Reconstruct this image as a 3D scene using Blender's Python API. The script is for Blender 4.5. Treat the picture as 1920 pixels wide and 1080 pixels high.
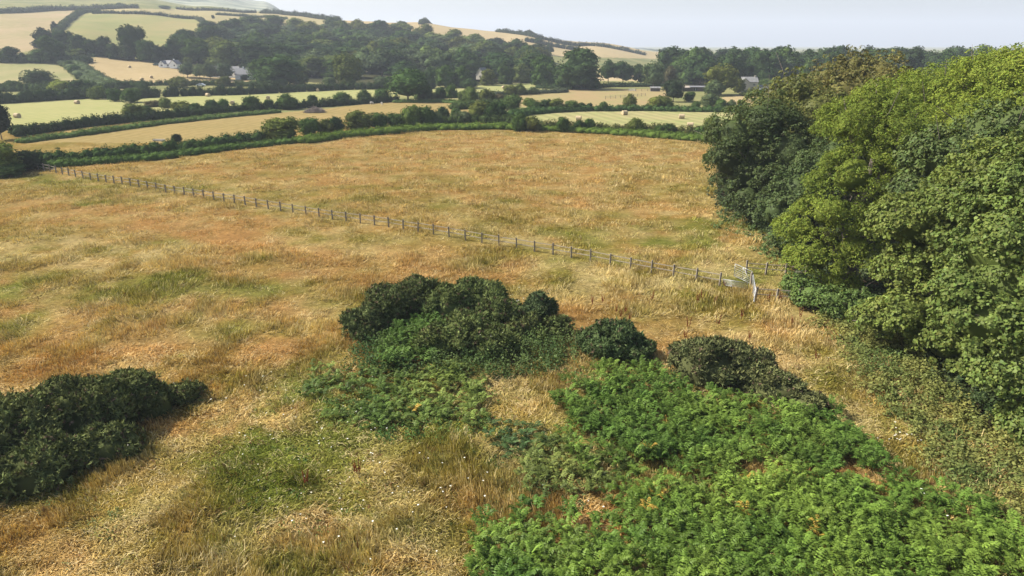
import bpy, math, random
import numpy as np
from mathutils import Vector
R = math.radians
random.seed(7)
rng = np.random.default_rng(11)
S = bpy.context.scene
for o in list(bpy.data.objects): bpy.data.objects.remove(o)
C = S.collection

# ------------------------------------------------------------------ camera, sky, sun, exposure
CAMH, PITCH, F = 20.0, R(19.6), 1280.0
cd = bpy.data.cameras.new('camera'); cam = bpy.data.objects.new('camera', cd); C.objects.link(cam)
cam.location = (0, 0, CAMH); cam.rotation_euler = (R(90) - PITCH, 0, 0)
cd.lens = 24.0; cd.sensor_width = 36.0; cd.clip_start = 0.5; cd.clip_end = 30000
S.camera = cam
SUN_EL, SUN_AZ = R(42), R(-76)          # azimuth from +Y towards +X
W = bpy.data.worlds.new('World'); S.world = W; W.use_nodes = True
wn = W.node_tree; bg = wn.nodes['Background']
sky = wn.nodes.new('ShaderNodeTexSky'); sky.sky_type = 'NISHITA'; sky.sun_disc = False
sky.sun_elevation = SUN_EL; sky.sun_rotation = SUN_AZ; sky.dust_density = 3.0; sky.air_density = 1.0; sky.ozone_density = 1.0
wn.links.new(sky.outputs[0], bg.inputs[0]); bg.inputs[1].default_value = 0.098
sl = bpy.data.lights.new('sun', 'SUN'); sl.energy = 5.0; sl.angle = R(0.6); sl.color = (1.0, 0.94, 0.84)
so = bpy.data.objects.new('sun', sl); C.objects.link(so)
sd = Vector((math.sin(SUN_AZ) * math.cos(SUN_EL), math.cos(SUN_AZ) * math.cos(SUN_EL), math.sin(SUN_EL)))
so.rotation_euler = sd.to_track_quat('Z', 'Y').to_euler(); so.location = (-60, 20, 90)
S.view_settings.view_transform = 'Standard'; S.view_settings.look = 'None'
S.view_settings.exposure = 1.03; S.view_settings.gamma = 1.0
S.cycles.max_bounces = 6; S.cycles.diffuse_bounces = 3; S.cycles.glossy_bounces = 2
S.cycles.transmission_bounces = 3; S.cycles.volume_bounces = 0; S.cycles.transparent_max_bounces = 8
S.cycles.use_denoising = True; S.cycles.sample_clamp_indirect = 4

# ------------------------------------------------------------------ noise
def _h(ix, iy, s):
    n = (ix.astype(np.int64) * 374761393 + iy.astype(np.int64) * 668265263 + s * 1442695041) & 0xffffffff
    n = ((n ^ (n >> 13)) * 1274126177) & 0xffffffff
    return ((n ^ (n >> 16)) & 0xffff) / 65535.0
def vn(x, y, sc, s=0):
    x = np.asarray(x, float) / sc; y = np.asarray(y, float) / sc
    ix = np.floor(x); iy = np.floor(y); fx = x - ix; fy = y - iy
    fx = fx * fx * (3 - 2 * fx); fy = fy * fy * (3 - 2 * fy)
    a = _h(ix, iy, s); b = _h(ix + 1, iy, s); c = _h(ix, iy + 1, s); d = _h(ix + 1, iy + 1, s)
    return (a * (1 - fx) + b * fx) * (1 - fy) + (c * (1 - fx) + d * fx) * fy
def fbm(x, y, sc, s=0, o=4):
    t = 0; a = 0.5; w = 0
    for k in range(o):
        t = t + a * vn(x, y, sc, s + k * 17); w += a; a *= 0.55; sc /= 2.03
    return t / w

# ------------------------------------------------------------------ picture <-> world
cp, sp_ = math.cos(PITCH), math.sin(PITCH)
def ray(px, py):
    u = (np.asarray(px, float) - 960) / F; v = (540 - np.asarray(py, float)) / F
    return u, cp + v * sp_, -sp_ + v * cp
def G(px, py, Y):
    u, dy, dz = ray(px, py); t = Y / dy
    return u * t, Y, CAMH + dz * t
def project(x, y, z):
    zz = z - CAMH
    d = y * cp - zz * sp_; up = y * sp_ + zz * cp
    d = np.maximum(d, 0.1)
    return 960 + F * x / d, 540 - F * up / d

# height field: per picture column, ground picture-row at given distances
PROF = [
 (-700, [(330, 0), (420, 6), (700, 45), (1000, 90), (1500, 150), (2300, 250)]),
 (0,   [(370, 155), (430, 115), (455, 102), (700, 30), (760, 24), (1000, 2), (1400, -25), (2300, -90)]),
 (150, [(375, 155), (450, 108), (600, 60), (780, 24), (830, 19), (1000, 8), (1400, -18), (2300, -85)]),
 (250, [(375, 155), (460, 110), (560, 85), (780, 25), (850, 17), (1050, 6), (1400, -12), (2300, -80)]),
 (380, [(385, 153), (430, 131), (560, 90), (740, 40), (850, 28), (1000, 17), (1250, 11), (1500, 4), (2300, -48)]),
 (500, [(385, 154), (550, 102), (760, 55), (900, 34), (1050, 23), (1300, 22), (1700, 14), (2300, 2)]),
 (560, [(385, 154), (550, 105), (760, 58), (900, 38), (1000, 28), (1200, 30), (1700, 36), (2300, 31)]),
 (640, [(385, 154), (550, 110), (760, 62), (900, 41), (960, 37.5), (1200, 55), (1700, 70), (2300, 80)]),
 (760, [(385, 155), (550, 115), (760, 68), (900, 45), (960, 42), (1200, 60), (1700, 78), (2300, 84)]),
 (960, [(400, 154), (550, 126), (760, 90), (900, 68), (1000, 58), (1200, 74), (1700, 86), (2300, 92)]),
 (1100, [(420, 150), (550, 136), (760, 105), (900, 92), (1080, 78), (1250, 88), (1700, 94), (2300, 96)]),
 (1270, [(700, 132), (900, 113), (1200, 99), (1400, 98), (1700, 99), (2300, 96)]),
]
COLQ, COLZ = [], []
YY = np.concatenate([np.linspace(0, 300, 4), np.linspace(320, 2400, 261), [3000, 4000, 12000]])
for px, kn in PROF:
    ys = [0, 330]; zs = [0, 0]
    if px < -100:
        for Y, z in kn[1:]: ys.append(Y); zs.append(z)
    else:
        for Y, py in kn: ys.append(Y); zs.append(G(px, py, Y)[2])
    tail = zs[-1] if px < 570 else 0
    ys += [3200, 12000]; zs += [tail * 0.6, 0]
    z = np.interp(YY, ys, zs)
    k = np.array([1, 2, 3, 2, 1]) / 9.0
    zz = z.copy(); zz[6:-6] = np.convolve(z, k, 'same')[6:-6]
    COLQ.append((px - 960) / F / (cp + 0.36 * sp_)); COLZ.append(zz)
COLQ += [0.5, 4.0]; COLZ += [np.zeros(len(YY)), np.zeros(len(YY))]
COLQ = np.array(COLQ); COLZ = np.array(COLZ)
def hz(x, y):
    x = np.asarray(x, float); y = np.maximum(np.asarray(y, float), 1.0)
    q = np.clip(x / y, COLQ[0], COLQ[-1] - 1e-6)
    j = np.clip(np.searchsorted(COLQ, q, side='right') - 1, 0, len(COLQ) - 2)
    t = (q - COLQ[j]) / (COLQ[j + 1] - COLQ[j]); t = t * t * (3 - 2 * t)
    yi = np.interp(y, YY, np.arange(len(YY))); i0 = np.clip(np.floor(yi).astype(int), 0, len(YY) - 2); ty = yi - i0
    a = COLZ[j, i0] * (1 - ty) + COLZ[j, i0 + 1] * ty
    b = COLZ[j + 1, i0] * (1 - ty) + COLZ[j + 1, i0 + 1] * ty
    z = a * (1 - t) + b * t
    near = np.clip((200 - y) / 60, 0, 1)
    z = z + near * ((fbm(x, y, 9, 3, 3) - 0.5) * 0.5) + (fbm(x, y, 60, 5, 2) - .5) * np.clip((y - 350) / 300, 0, 1) * 3
    mx, my = -3.5, 46.0
    z = z + 0.7 * np.exp(-(((x - mx) / 9) ** 2 + ((y - my) / 5) ** 2))
    return z
def P(px, py):
    u, dy, dz = ray(px, py)
    t = 20.0
    lo = None
    while t < 6000:
        if CAMH + dz * t <= float(hz(u * t, dy * t)):
            a, b = lo, t
            for _ in range(24):
                m = (a + b) / 2
                if CAMH + dz * m <= float(hz(u * m, dy * m)): b = m
                else: a = m
            t = (a + b) / 2
            return (float(u * t), float(dy * t), float(hz(u * t, dy * t)))
        lo = t; t *= 1.012
    return (float(u * 1500), float(dy * 1500), 0.0)
def inpoly(x, y, poly):
    x = np.asarray(x, float); y = np.asarray(y, float); r = np.zeros(x.shape, bool)
    n = len(poly)
    for i in range(n):
        x1, y1 = poly[i]; x2, y2 = poly[(i + 1) % n]
        if y1 == y2: continue
        c = ((y1 > y) != (y2 > y)) & (x < (x2 - x1) * (y - y1) / (y2 - y1) + x1)
        r ^= c
    return r
def pxm(p):      # picture pixels per metre at a point
    return F / (p[1] * cp - (p[2] - CAMH) * sp_)

# ------------------------------------------------------------------ objects
def tag(o, label=None, cat=None, group=None, kind=None):
    if label: o['label'] = label
    if cat: o['category'] = cat
    if group: o['group'] = group
    if kind: o['kind'] = kind
    return o
def empty(name, loc=(0, 0, 0), rz=0):
    o = bpy.data.objects.new(name, None); C.objects.link(o); o.location = loc; o.rotation_euler = (0, 0, rz)
    o.empty_display_size = 0.3
    return o
def nmesh(name, V, Fq, mat=None, col=None, smooth=False, matidx=None):
    me = bpy.data.meshes.new(name)
    V = np.ascontiguousarray(V, np.float32); Fq = np.ascontiguousarray(Fq, np.int32)
    nf, k = Fq.shape
    me.vertices.add(len(V)); me.vertices.foreach_set('co', V.ravel())
    me.loops.add(nf * k); me.loops.foreach_set('vertex_index', Fq.ravel())
    me.polygons.add(nf); me.polygons.foreach_set('loop_start', np.arange(0, nf * k, k, dtype=np.int32))
    me.polygons.foreach_set('loop_total', np.full(nf, k, np.int32))
    if smooth: me.polygons.foreach_set('use_smooth', np.ones(nf, bool))
    if mat:
        for m in (mat if isinstance(mat, (list, tuple)) else [mat]): me.materials.append(m)
    if matidx is not None: me.polygons.foreach_set('material_index', np.ascontiguousarray(matidx, np.int32))
    me.update(calc_edges=True)
    if col is not None:
        a = me.color_attributes.new('Col', 'FLOAT_COLOR', 'POINT')
        c4 = np.ones((len(V), 4), np.float32); c4[:, :3] = col; a.data.foreach_set('color', c4.ravel())
    return me
def link(name, me, parent=None, loc=None):
    o = bpy.data.objects.new(name, me); C.objects.link(o)
    if parent: o.parent = parent
    if loc is not None: o.location = loc
    return o
class MB:
    def __init__(s): s.v = []; s.f = []
    def box(s, c, d, M=None):
        b = len(s.v)
        for x in (-1, 1):
            for y in (-1, 1):
                for z in (-1, 1): s.v.append((c[0] + x * d[0] / 2, c[1] + y * d[1] / 2, c[2] + z * d[2] / 2))
        s.f += [[b + i for i in q] for q in ((0, 1, 3, 2), (4, 6, 7, 5), (0, 4, 5, 1), (2, 3, 7, 6), (0, 2, 6, 4), (1, 5, 7, 3))]
    def tube(s, pts, rad, n=8, cap=True):
        pts = [Vector(p) for p in pts]; rad = rad if hasattr(rad, '__len__') else [rad] * len(pts)
        b = len(s.v); up = Vector((0.13, 0.21, 1)).normalized()
        for i, p in enumerate(pts):
            d = (pts[min(i + 1, len(pts) - 1)] - pts[max(i - 1, 0)]).normalized()
            a = d.cross(up if abs(d.dot(up)) < .95 else Vector((1, 0, 0))).normalized(); c = d.cross(a)
            for k in range(n):
                t = 2 * math.pi * k / n; s.v.append(tuple(p + (a * math.cos(t) + c * math.sin(t)) * rad[i]))
        for i in range(len(pts) - 1):
            for k in range(n):
                s.f.append([b + i * n + k, b + i * n + (k + 1) % n, b + (i + 1) * n + (k + 1) % n, b + (i + 1) * n + k])
        if cap:
            s.f.append([b + k for k in range(n)][::-1]); s.f.append([b + (len(pts) - 1) * n + k for k in range(n)])
    def poly(s, pts):
        b = len(s.v); s.v += [tuple(p) for p in pts]; s.f.append(list(range(b, b + len(pts))))
    def mesh(s, name, mat, smooth=False):
        me = bpy.data.meshes.new(name); me.from_pydata(s.v, [], s.f)
        if mat: me.materials.append(mat)
        if smooth:
            for p in me.polygons: p.use_smooth = True
        me.update(); return me
    def build(s, name, mat, parent=None, smooth=False, loc=None): return link(name, s.mesh(name, mat, smooth), parent, loc)

# ------------------------------------------------------------------ materials
def newmat(name):
    m = bpy.data.materials.new(name); m.use_nodes = True; nt = m.node_tree
    for n in list(nt.nodes):
        if n.type != 'OUTPUT_MATERIAL': nt.nodes.remove(n)
    return m, nt, [n for n in nt.nodes if n.type == 'OUTPUT_MATERIAL'][0]
def N(nt, t, **k):
    n = nt.nodes.new(t)
    for a, b in k.items(): setattr(n, a, b)
    return n
def leafmat(name, transl=0.35, gloss=0.0, rough=0.45, objcol=False, base=None):
    m, nt, out = newmat(name); L = nt.links.new
    at = N(nt, 'ShaderNodeAttribute', attribute_name='Col')
    c = at.outputs['Color']
    if objcol:
        oi = N(nt, 'ShaderNodeObjectInfo'); mx = N(nt, 'ShaderNodeMix', data_type='RGBA', blend_type='MULTIPLY'); mx.inputs[0].default_value = 1
        L(c, mx.inputs[6]); L(oi.outputs['Color'], mx.inputs[7]); c = mx.outputs[2]
    d = N(nt, 'ShaderNodeBsdfDiffuse'); L(c, d.inputs[0]); sh = d.outputs[0]
    t = N(nt, 'ShaderNodeBsdfTranslucent')
    mc = N(nt, 'ShaderNodeMix', data_type='RGBA', blend_type='MULTIPLY'); mc.inputs[0].default_value = 1; mc.inputs[7].default_value = (1.25, 1.2, 0.6, 1)
    L(c, mc.inputs[6]); L(mc.outputs[2], t.inputs[0])
    a = N(nt, 'ShaderNodeMixShader'); a.inputs[0].default_value = transl; L(sh, a.inputs[1]); L(t.outputs[0], a.inputs[2]); sh = a.outputs[0]
    if gloss:
        g = N(nt, 'ShaderNodeBsdfGlossy'); g.inputs['Roughness'].default_value = rough; g.inputs[0].default_value = (1, 1, 1, 1)
        b = N(nt, 'ShaderNodeMixShader'); b.inputs[0].default_value = gloss; L(sh, b.inputs[1]); L(g.outputs[0], b.inputs[2]); sh = b.outputs[0]
    L(sh, out.inputs[0]); return m
def solid(name, col, rough=0.7, var=0.15, scale=3.0, metal=0.0, stretch=(1, 1, 1)):
    m, nt, out = newmat(name); L = nt.links.new
    b = N(nt, 'ShaderNodeBsdfPrincipled'); b.inputs['Roughness'].default_value = rough; b.inputs['Metallic'].default_value = metal
    tc = N(nt, 'ShaderNodeTexCoord'); mp = N(nt, 'ShaderNodeMapping'); mp.inputs['Scale'].default_value = stretch
    no = N(nt, 'ShaderNodeTexNoise'); no.inputs['Scale'].default_value = scale; no.inputs['Detail'].default_value = 6
    cr = N(nt, 'ShaderNodeMapRange'); cr.inputs[1].default_value = 0.3; cr.inputs[2].default_value = 0.7; cr.inputs[3].default_value = 1 - var; cr.inputs[4].default_value = 1 + var
    mx = N(nt, 'ShaderNodeVectorMath', operation='SCALE'); mx.inputs[0].default_value = col
    L(tc.outputs['Object'], mp.inputs[0]); L(mp.outputs[0], no.inputs[0]); L(no.outputs[0], cr.inputs[0]); L(cr.outputs[0], mx.inputs['Scale']); L(mx.outputs[0], b.inputs[0])
    L(b.outputs[0], out.inputs[0]); return m
def fieldmat(name, c1, c2, c3, big=40.0, fine=2.0, rows=None, bump=0.25):
    m, nt, out = newmat(name); L = nt.links.new
    g = N(nt, 'ShaderNodeNewGeometry')
    n1 = N(nt, 'ShaderNodeTexNoise'); n1.inputs['Scale'].default_value = 1 / big; n1.inputs['Detail'].default_value = 5; n1.inputs['Roughness'].default_value = 0.6
    n2 = N(nt, 'ShaderNodeTexNoise'); n2.inputs['Scale'].default_value = 1 / fine; n2.inputs['Detail'].default_value = 4
    L(g.outputs['Position'], n1.inputs[0]); L(g.outputs['Position'], n2.inputs[0])
    r = N(nt, 'ShaderNodeValToRGB'); e = r.color_ramp.elements
    e[0].position = 0.36; e[0].color = (*c1, 1); e[1].position = 0.64; e[1].color = (*c2, 1)
    L(n1.outputs[0], r.inputs[0])
    mx = N(nt, 'ShaderNodeMix', data_type='RGBA'); mr = N(nt, 'ShaderNodeMapRange'); mr.inputs[1].default_value = 0.4; mr.inputs[2].default_value = 0.72; mr.inputs[4].default_value = 0.75
    L(n2.outputs[0], mr.inputs[0]); L(mr.outputs[0], mx.inputs[0]); L(r.outputs[0], mx.inputs[6]); mx.inputs[7].default_value = (*c3, 1)
    c = mx.outputs[2]
    if rows:
        ang, sp, amt = rows
        mp = N(nt, 'ShaderNodeMapping'); mp.inputs['Rotation'].default_value = (0, 0, R(ang)); L(g.outputs['Position'], mp.inputs[0])
        wv = N(nt, 'ShaderNodeTexWave'); wv.inputs['Scale'].default_value = 0.314 / sp * 1.0; wv.inputs['Distortion'].default_value = 2.5; wv.inputs['Detail'].default_value = 2; wv.inputs['Detail Scale'].default_value = 0.4
        L(mp.outputs[0], wv.inputs[0])
        sc = N(nt, 'ShaderNodeMapRange'); sc.inputs[3].default_value = 1 - amt; sc.inputs[4].default_value = 1 + amt; L(wv.outputs[1], sc.inputs[0])
        vm = N(nt, 'ShaderNodeVectorMath', operation='SCALE'); L(c, vm.inputs[0]); L(sc.outputs[0], vm.inputs['Scale']); c = vm.outputs[0]
    b = N(nt, 'ShaderNodeBsdfDiffuse'); L(c, b.inputs[0])
    bp = N(nt, 'ShaderNodeBump'); bp.inputs['Strength'].default_value = bump; bp.inputs['Distance'].default_value = 0.4; L(n2.outputs[0], bp.inputs['Height']); L(bp.outputs[0], b.inputs['Normal'])
    L(b.outputs[0], out.inputs[0]); return m
M_leaf_far = leafmat('distant foliage', 0.12, 0.0, objcol=True)
M_leaf = leafmat('broad leaves', 0.22, 0.005, 0.5)
M_hedge = leafmat('hedge leaves', 0.15, 0.0)
M_ash = leafmat('ash leaflets', 0.26, 0.0, 0.5)
M_gorse = leafmat('gorse spines', 0.05, 0.0, 0.5)
M_fern = leafmat('bracken fronds', 0.2, 0.008, 0.5)
M_grass = leafmat('grass blades', 0.16, 0.0)
M_bark = solid('bark', (0.13, 0.105, 0.08), 0.9, 0.35, 6)
M_wood = solid('weathered timber', (0.21, 0.18, 0.145), 0.85, 0.3, 8)
M_rail = solid('silvered rails', (0.28, 0.24, 0.185), 0.85, 0.25, 6)
M_galv = solid('galvanised steel', (0.30, 0.31, 0.32), 0.4, 0.12, 5, 0.35)
M_white = solid('white render', (0.80, 0.80, 0.78), 0.8, 0.06, 1.2)
M_cream = solid('cream render', (0.40, 0.365, 0.29), 0.85, 0.1, 1.0)
M_slate = solid('grey slate', (0.15, 0.15, 0.155), 0.7, 0.25, 2.5)
M_paleroof = solid('lichened roof sheets', (0.17, 0.17, 0.165), 0.8, 0.2, 1.5)
M_glass = solid('window glass', (0.03, 0.035, 0.04), 0.1, 0.1, 1)
M_darkwood = solid('dark boarding', (0.08, 0.065, 0.055), 0.85, 0.3, 2)
M_hay = solid('hay', (0.40, 0.31, 0.185), 0.95, 0.3, 9, stretch=(1, 1, 3))

# ------------------------------------------------------------------ meadow colouring: patches of grass of different kinds
STRAW = np.array([0.56, 0.46, 0.25]); TAN = np.array([0.38, 0.268, 0.098]); ORANGE = np.array([0.43, 0.242, 0.105])
OLIVE = np.array([0.195, 0.19, 0.045]); GREEN = np.array([0.125, 0.185, 0.032]); BROWN = np.array([0.20, 0.105, 0.05])
# (px, py, rx, ry, green, orange, pale)
ZONES = [
 (110, 388, 55, 9, 0, 1.4, 0), (200, 400, 60, 10, 0, 1.4, 0), (290, 418, 60, 11, 0, 1.5, 0), (380, 434, 60, 12, 0, 1.6, 0), (460, 452, 60, 13, 0, 1.7, 0), (540, 474, 60, 14, 0, 1.7, 0), (620, 492, 60, 14, 0, 1.7, 0), (710, 506, 60, 14, 0, 1.7, 0), (800, 516, 60, 13, 0, 1.5, 0), (890, 532, 50, 13, 0, 1.3, 0),
 (470, 900, 60, 60, .9, 0, 0), (520, 1030, 70, 50, 1.0, 0, 0), (450, 760, 50, 40, .8, 0, 0),
 (120, 430, 170, 50, .1, .1, .35), (200, 400, 200, 22, 0, .8, 0), (420, 440, 150, 22, 0, .9, 0), (620, 490, 170, 24, 0, 1.0, 0), (800, 520, 130, 20, 0, 1, 0),
 (970, 560, 90, 22, 0, .6, .1), (1230, 655, 60, 40, 0, .8, 0), (1100, 600, 80, 25, 0, .6, 0),
 (60, 670, 140, 30, 0, 1.0, 0), (250, 650, 160, 30, 0, .7, 0), (430, 640, 130, 34, 0, .6, .1), (330, 800, 70, 110, 0, .8, .1), (560, 600, 90, 40, 0, .6, .1),
 (380, 560, 160, 50, .55, .1, .0), (150, 560, 200, 40, .35, .25, .1), (60, 480, 90, 30, .2, .1, .5), (250, 480, 160, 24, .1, 0, .7), (440, 405, 120, 14, .1, 0, .8),
 (170, 365, 50, 10, .8, 0, 0), (330, 350, 160, 10, .35, 0, .1), (100, 335, 60, 12, .45, 0, 0), (40, 560, 60, 30, .5, .1, 0), (560, 470, 70, 25, .3, 0, .4),
 (500, 500, 60, 20, .2, 0, .5), (540, 720, 90, 70, .4, .1, .1), (520, 830, 100, 90, 1.3, 0, 0), (560, 950, 100, 90, 1.3, 0, 0), (620, 1040, 120, 60, .4, .1, .1), (480, 800, 60, 60, 1.2, 0, 0), (590, 740, 60, 50, 1.0, 0, 0),
 (150, 1000, 260, 70, .1, .55, .1), (60, 930, 90, 25, .4, 0, .1), (330, 930, 120, 40, .25, .2, .2), (300, 870, 120, 35, .4, .1, .2), (450, 1000, 90, 60, .15, .4, .2),
 (760, 900, 130, 90, .25, .3, .2), (860, 800, 120, 60, .35, .1, .2), (800, 1010, 130, 60, .35, .1, .2), (700, 780, 160, 60, .6, 0, 0), (1100, 700, 120, 30, .05, .2, .6), (950, 740, 90, 40, .1, .1, .5),
 (1180, 680, 120, 20, 0, .2, .6), (1240, 530, 130, 26, .1, .0, .95), (1330, 560, 90, 30, .1, .1, .6), (1130, 500, 90, 16, .5, 0, .2), (980, 500, 110, 22, .35, .1, .2), (1040, 530, 90, 22, .35, .1, .3),
 (1430, 620, 110, 40, .1, .4, .3), (1380, 530, 60, 20, .4, 0, .1), (1430, 520, 60, 20, .5, 0, .1), (1560, 680, 90, 40, .45, .1, .2), (1630, 760, 60, 40, .05, .3, .5), (1500, 640, 60, 24, .1, .4, .3),
 (1700, 820, 60, 60, .1, .3, .4), (1640, 720, 50, 40, .2, .3, .2), (1750, 900, 60, 60, .3, .3, .3), (1360, 430, 70, 50, .6, 0, .1), (1270, 440, 120, 30, .35, .1, .2), (1200, 420, 120, 30, .25, .2, .1), (1020, 440, 150, 20, .3, .2, .2),
 (700, 265, 260, 14, 0, .45, .2), (950, 290, 300, 22, 0, .5, .15), (600, 320, 260, 20, .1, .35, .1), (860, 350, 300, 24, .15, .35, .1), (1150, 300, 170, 26, 0, .35, .3), (1100, 370, 160, 26, .1, .4, .2), (300, 318, 160, 14, 0, .5, .1),
 (780, 390, 200, 16, .3, .1, .1), (1060, 470, 80, 12, .35, 0, .1), (900, 440, 100, 14, .2, .1, .3), (1270, 350, 60, 50, .2, .1, .3), (1060, 960, 60, 50, 0, .35, .2), (1110, 1000, 60, 30, .1, .3, .2), (1300, 890, 90, 20, .2, .3, .2), (1380, 905, 60, 20, .1, .5, .2),
 (1020, 860, 70, 60, .2, .2, .3), (1560, 890, 60, 20, .1, .6, .1),
]
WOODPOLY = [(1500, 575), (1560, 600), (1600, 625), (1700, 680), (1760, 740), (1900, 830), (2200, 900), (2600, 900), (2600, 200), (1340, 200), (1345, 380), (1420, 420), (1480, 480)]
def weights(x, y, z):
    px, py = project(x, y, z)
    g = np.where(y > 78, .24, .36); o = np.full(x.shape, .09); p = np.full(x.shape, .16)
    wx = (fbm(x, y, 5, 41, 3) - .5) * 90; wy = (fbm(x, y, 5, 42, 3) - .5) * 50
    for (cx, cy, rx, ry, a, b, c) in ZONES:
        w = np.exp(-(((px + wx - cx) / rx) ** 2 + ((py + wy - cy) / ry) ** 2))
        g += 1.7 * a * w; o += 1.6 * b * w; p += 1.3 * c * w
    n1 = fbm(x, y, 4.2, 1, 4); n2 = fbm(x, y, 3.1, 2, 4); n3 = fbm(x, y, 2.4, 3, 4)
    return g * np.clip((n1 - .33) * 5.2, 0, 2.2), o * np.clip((n2 - .28) * 3.6, .25, 2), p * np.clip((n3 - .36) * 6, 0, 2.4)
def mcol(x, y, z, jit=0.0):
    g, o, p = weights(x, y, z)
    t = 0.35
    s = (g + o + p + t)[:, None]
    gg = (GREEN * .45 + OLIVE * .55) * np.ones((len(x), 1))
    br = np.clip((fbm(x, y, 18, 9, 2) - .4) * 2 + (g - .6) * .7, 0, 1.3)[:, None]
    gg = OLIVE * (1 - br * .6) + GREEN * br * .6
    c = (g[:, None] * gg + o[:, None] * ORANGE + p[:, None] * STRAW + t * TAN) / s
    c = c * (.74 + .52 * fbm(x, y, 1.1, 55, 3))[:, None]
    c = c * (.97, .93, .74)
    pw = inpoly(*project(x, y, z), WOODPOLY); c[pw] = (.055, .045, .028)  # dark litter colour under the near trees, with their shade painted in
    return c, g / s[:, 0], o / s[:, 0], p / s[:, 0]

# ------------------------------------------------------------------ ground sheet, split into fields
FIELDS = [
 ('stubble_field', [(10, 272), (60, 256), (250, 238), (400, 222), (600, 205), (745, 188), (865, 194), (885, 212), (760, 214), (640, 228), (500, 250), (330, 268), (100, 290), (10, 300)],
   ((0.40, 0.285, 0.105), (0.33, 0.25, 0.085), (0.47, 0.35, 0.14)), 25, 1.6, (8, 3.0, .05), 'tan stubble strip of pasture behind the bramble bank'),
 ('hay_field', [(-60, 196), (15, 194), (130, 184), (265, 184), (345, 210), (150, 228), (30, 240), (-60, 250)],
   ((0.43, 0.42, 0.165), (0.37, 0.39, 0.135), (0.5, 0.45, 0.2)), 30, 3, (12, 4, .06), 'pale mown hay field with two bales at its ends'),
 ('hay_field', [(255, 182), (400, 178), (700, 166), (752, 168), (740, 186), (600, 196), (440, 204), (330, 205), (262, 192)],
   ((0.42, 0.42, 0.16), (0.36, 0.39, 0.13), (0.48, 0.45, 0.19)), 30, 3, (4, 4, .06), 'pale mown hay field between two long hedges'),
 ('hay_field', [(995, 222), (1030, 211), (1120, 205), (1420, 207), (1420, 246), (1200, 244), (1040, 240)],
   ((0.46, 0.39, 0.19), (0.32, 0.38, 0.12), (0.50, 0.42, 0.21)), 22, 3, (-14, 4, .10), 'mown hay field with four round bales near the wood'),
 ('dry_pasture', [(962, 178), (1080, 166), (1260, 168), (1250, 206), (1120, 207), (962, 200)],
   ((0.45, 0.31, 0.16), (0.36, 0.34, 0.13), (0.5, 0.37, 0.19)), 20, 2, None, 'dry tan paddock in front of the big oaks'),
 ('hay_field', [(800, 168), (1065, 150), (1065, 173), (960, 176), (800, 176)],
   ((0.40, 0.41, 0.16), (0.34, 0.38, 0.13), (0.46, 0.43, 0.19)), 30, 3, None, 'thin strip of mown field below the hillside wood'),
 ('stubble_field', [(136, 108), (200, 107), (262, 113), (330, 128), (470, 140), (470, 153), (400, 157), (220, 162), (190, 148), (150, 128)],
   ((0.54, 0.40, 0.21), (0.48, 0.36, 0.18), (0.58, 0.44, 0.25)), 30, 3, (48, 3.0, .07), 'pale cut stubble field in front of the white cottage'),
 ('rough_pasture', [(-80, 111), (0, 112), (100, 121), (120, 126), (140, 152), (60, 160), (-80, 165)],
   ((0.34, 0.34, 0.14), (0.48, 0.40, 0.21), (0.38, 0.38, 0.16)), 24, 3, None, 'green and straw coloured pasture at the foot of the hill'),
 ('hill_pasture', [(-400, 30), (0, 27), (60, 20), (160, 17), (150, 26), (108, 55), (75, 92), (0, 105), (-400, 120)],
   ((0.52, 0.385, 0.24), (0.40, 0.35, 0.17), (0.56, 0.42, 0.27)), 60, 4, None, 'pinkish dry hill pasture above the left tree belt'),
 ('hill_pasture', [(150, 26), (190, 24), (300, 27), (372, 33), (392, 58), (385, 95), (250, 105), (180, 90), (113, 62)],
   ((0.30, 0.32, 0.11), (0.44, 0.36, 0.16), (0.36, 0.35, 0.13)), 50, 4, None, 'green domed hill pasture ringed by hedges'),
 ('hill_pasture', [(180, 24), (190, 15), (480, 20), (640, 38), (660, 56), (480, 60), (392, 60), (374, 32), (300, 25)],
   ((0.46, 0.38, 0.19), (0.42, 0.37, 0.17), (0.52, 0.41, 0.22)), 50, 4, None, 'dry straw hill pasture below the skyline hedge'),
 ('hill_pasture', [(600, 34), (760, 38), (930, 52), (1110, 76), (1290, 96), (1290, 112), (1000, 104), (860, 66), (640, 56)],
   ((0.56, 0.42, 0.23), (0.50, 0.39, 0.20), (0.60, 0.46, 0.27)), 60, 4, (20, 6, .05), 'golden ridge pasture sloping down to the far wood'),
 ('stubble_field', [(1340, 186), (1380, 178), (1480, 176), (1480, 200), (1360, 200)],
   ((0.52, 0.38, 0.2), (0.46, 0.36, 0.17), (0.56, 0.42, 0.24)), 20, 2, None, 'small pale stubble plot before the cream house'),
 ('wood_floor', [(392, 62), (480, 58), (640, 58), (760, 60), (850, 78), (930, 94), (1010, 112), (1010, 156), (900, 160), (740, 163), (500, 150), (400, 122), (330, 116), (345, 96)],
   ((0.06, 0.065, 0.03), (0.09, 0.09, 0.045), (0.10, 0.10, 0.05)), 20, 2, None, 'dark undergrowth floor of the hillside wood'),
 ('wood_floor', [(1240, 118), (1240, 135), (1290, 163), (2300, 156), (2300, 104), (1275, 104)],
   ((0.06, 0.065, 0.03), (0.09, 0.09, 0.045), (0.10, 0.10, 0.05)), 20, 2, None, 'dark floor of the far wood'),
 ('stubble_field', [(1085, 136), (1260, 136), (1260, 152), (1085, 152)],
   ((0.60, 0.47, 0.28), (0.55, 0.43, 0.24), (0.62, 0.48, 0.3)), 20, 2, None, 'bright stubble seen beneath the oak crowns'),
]
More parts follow.
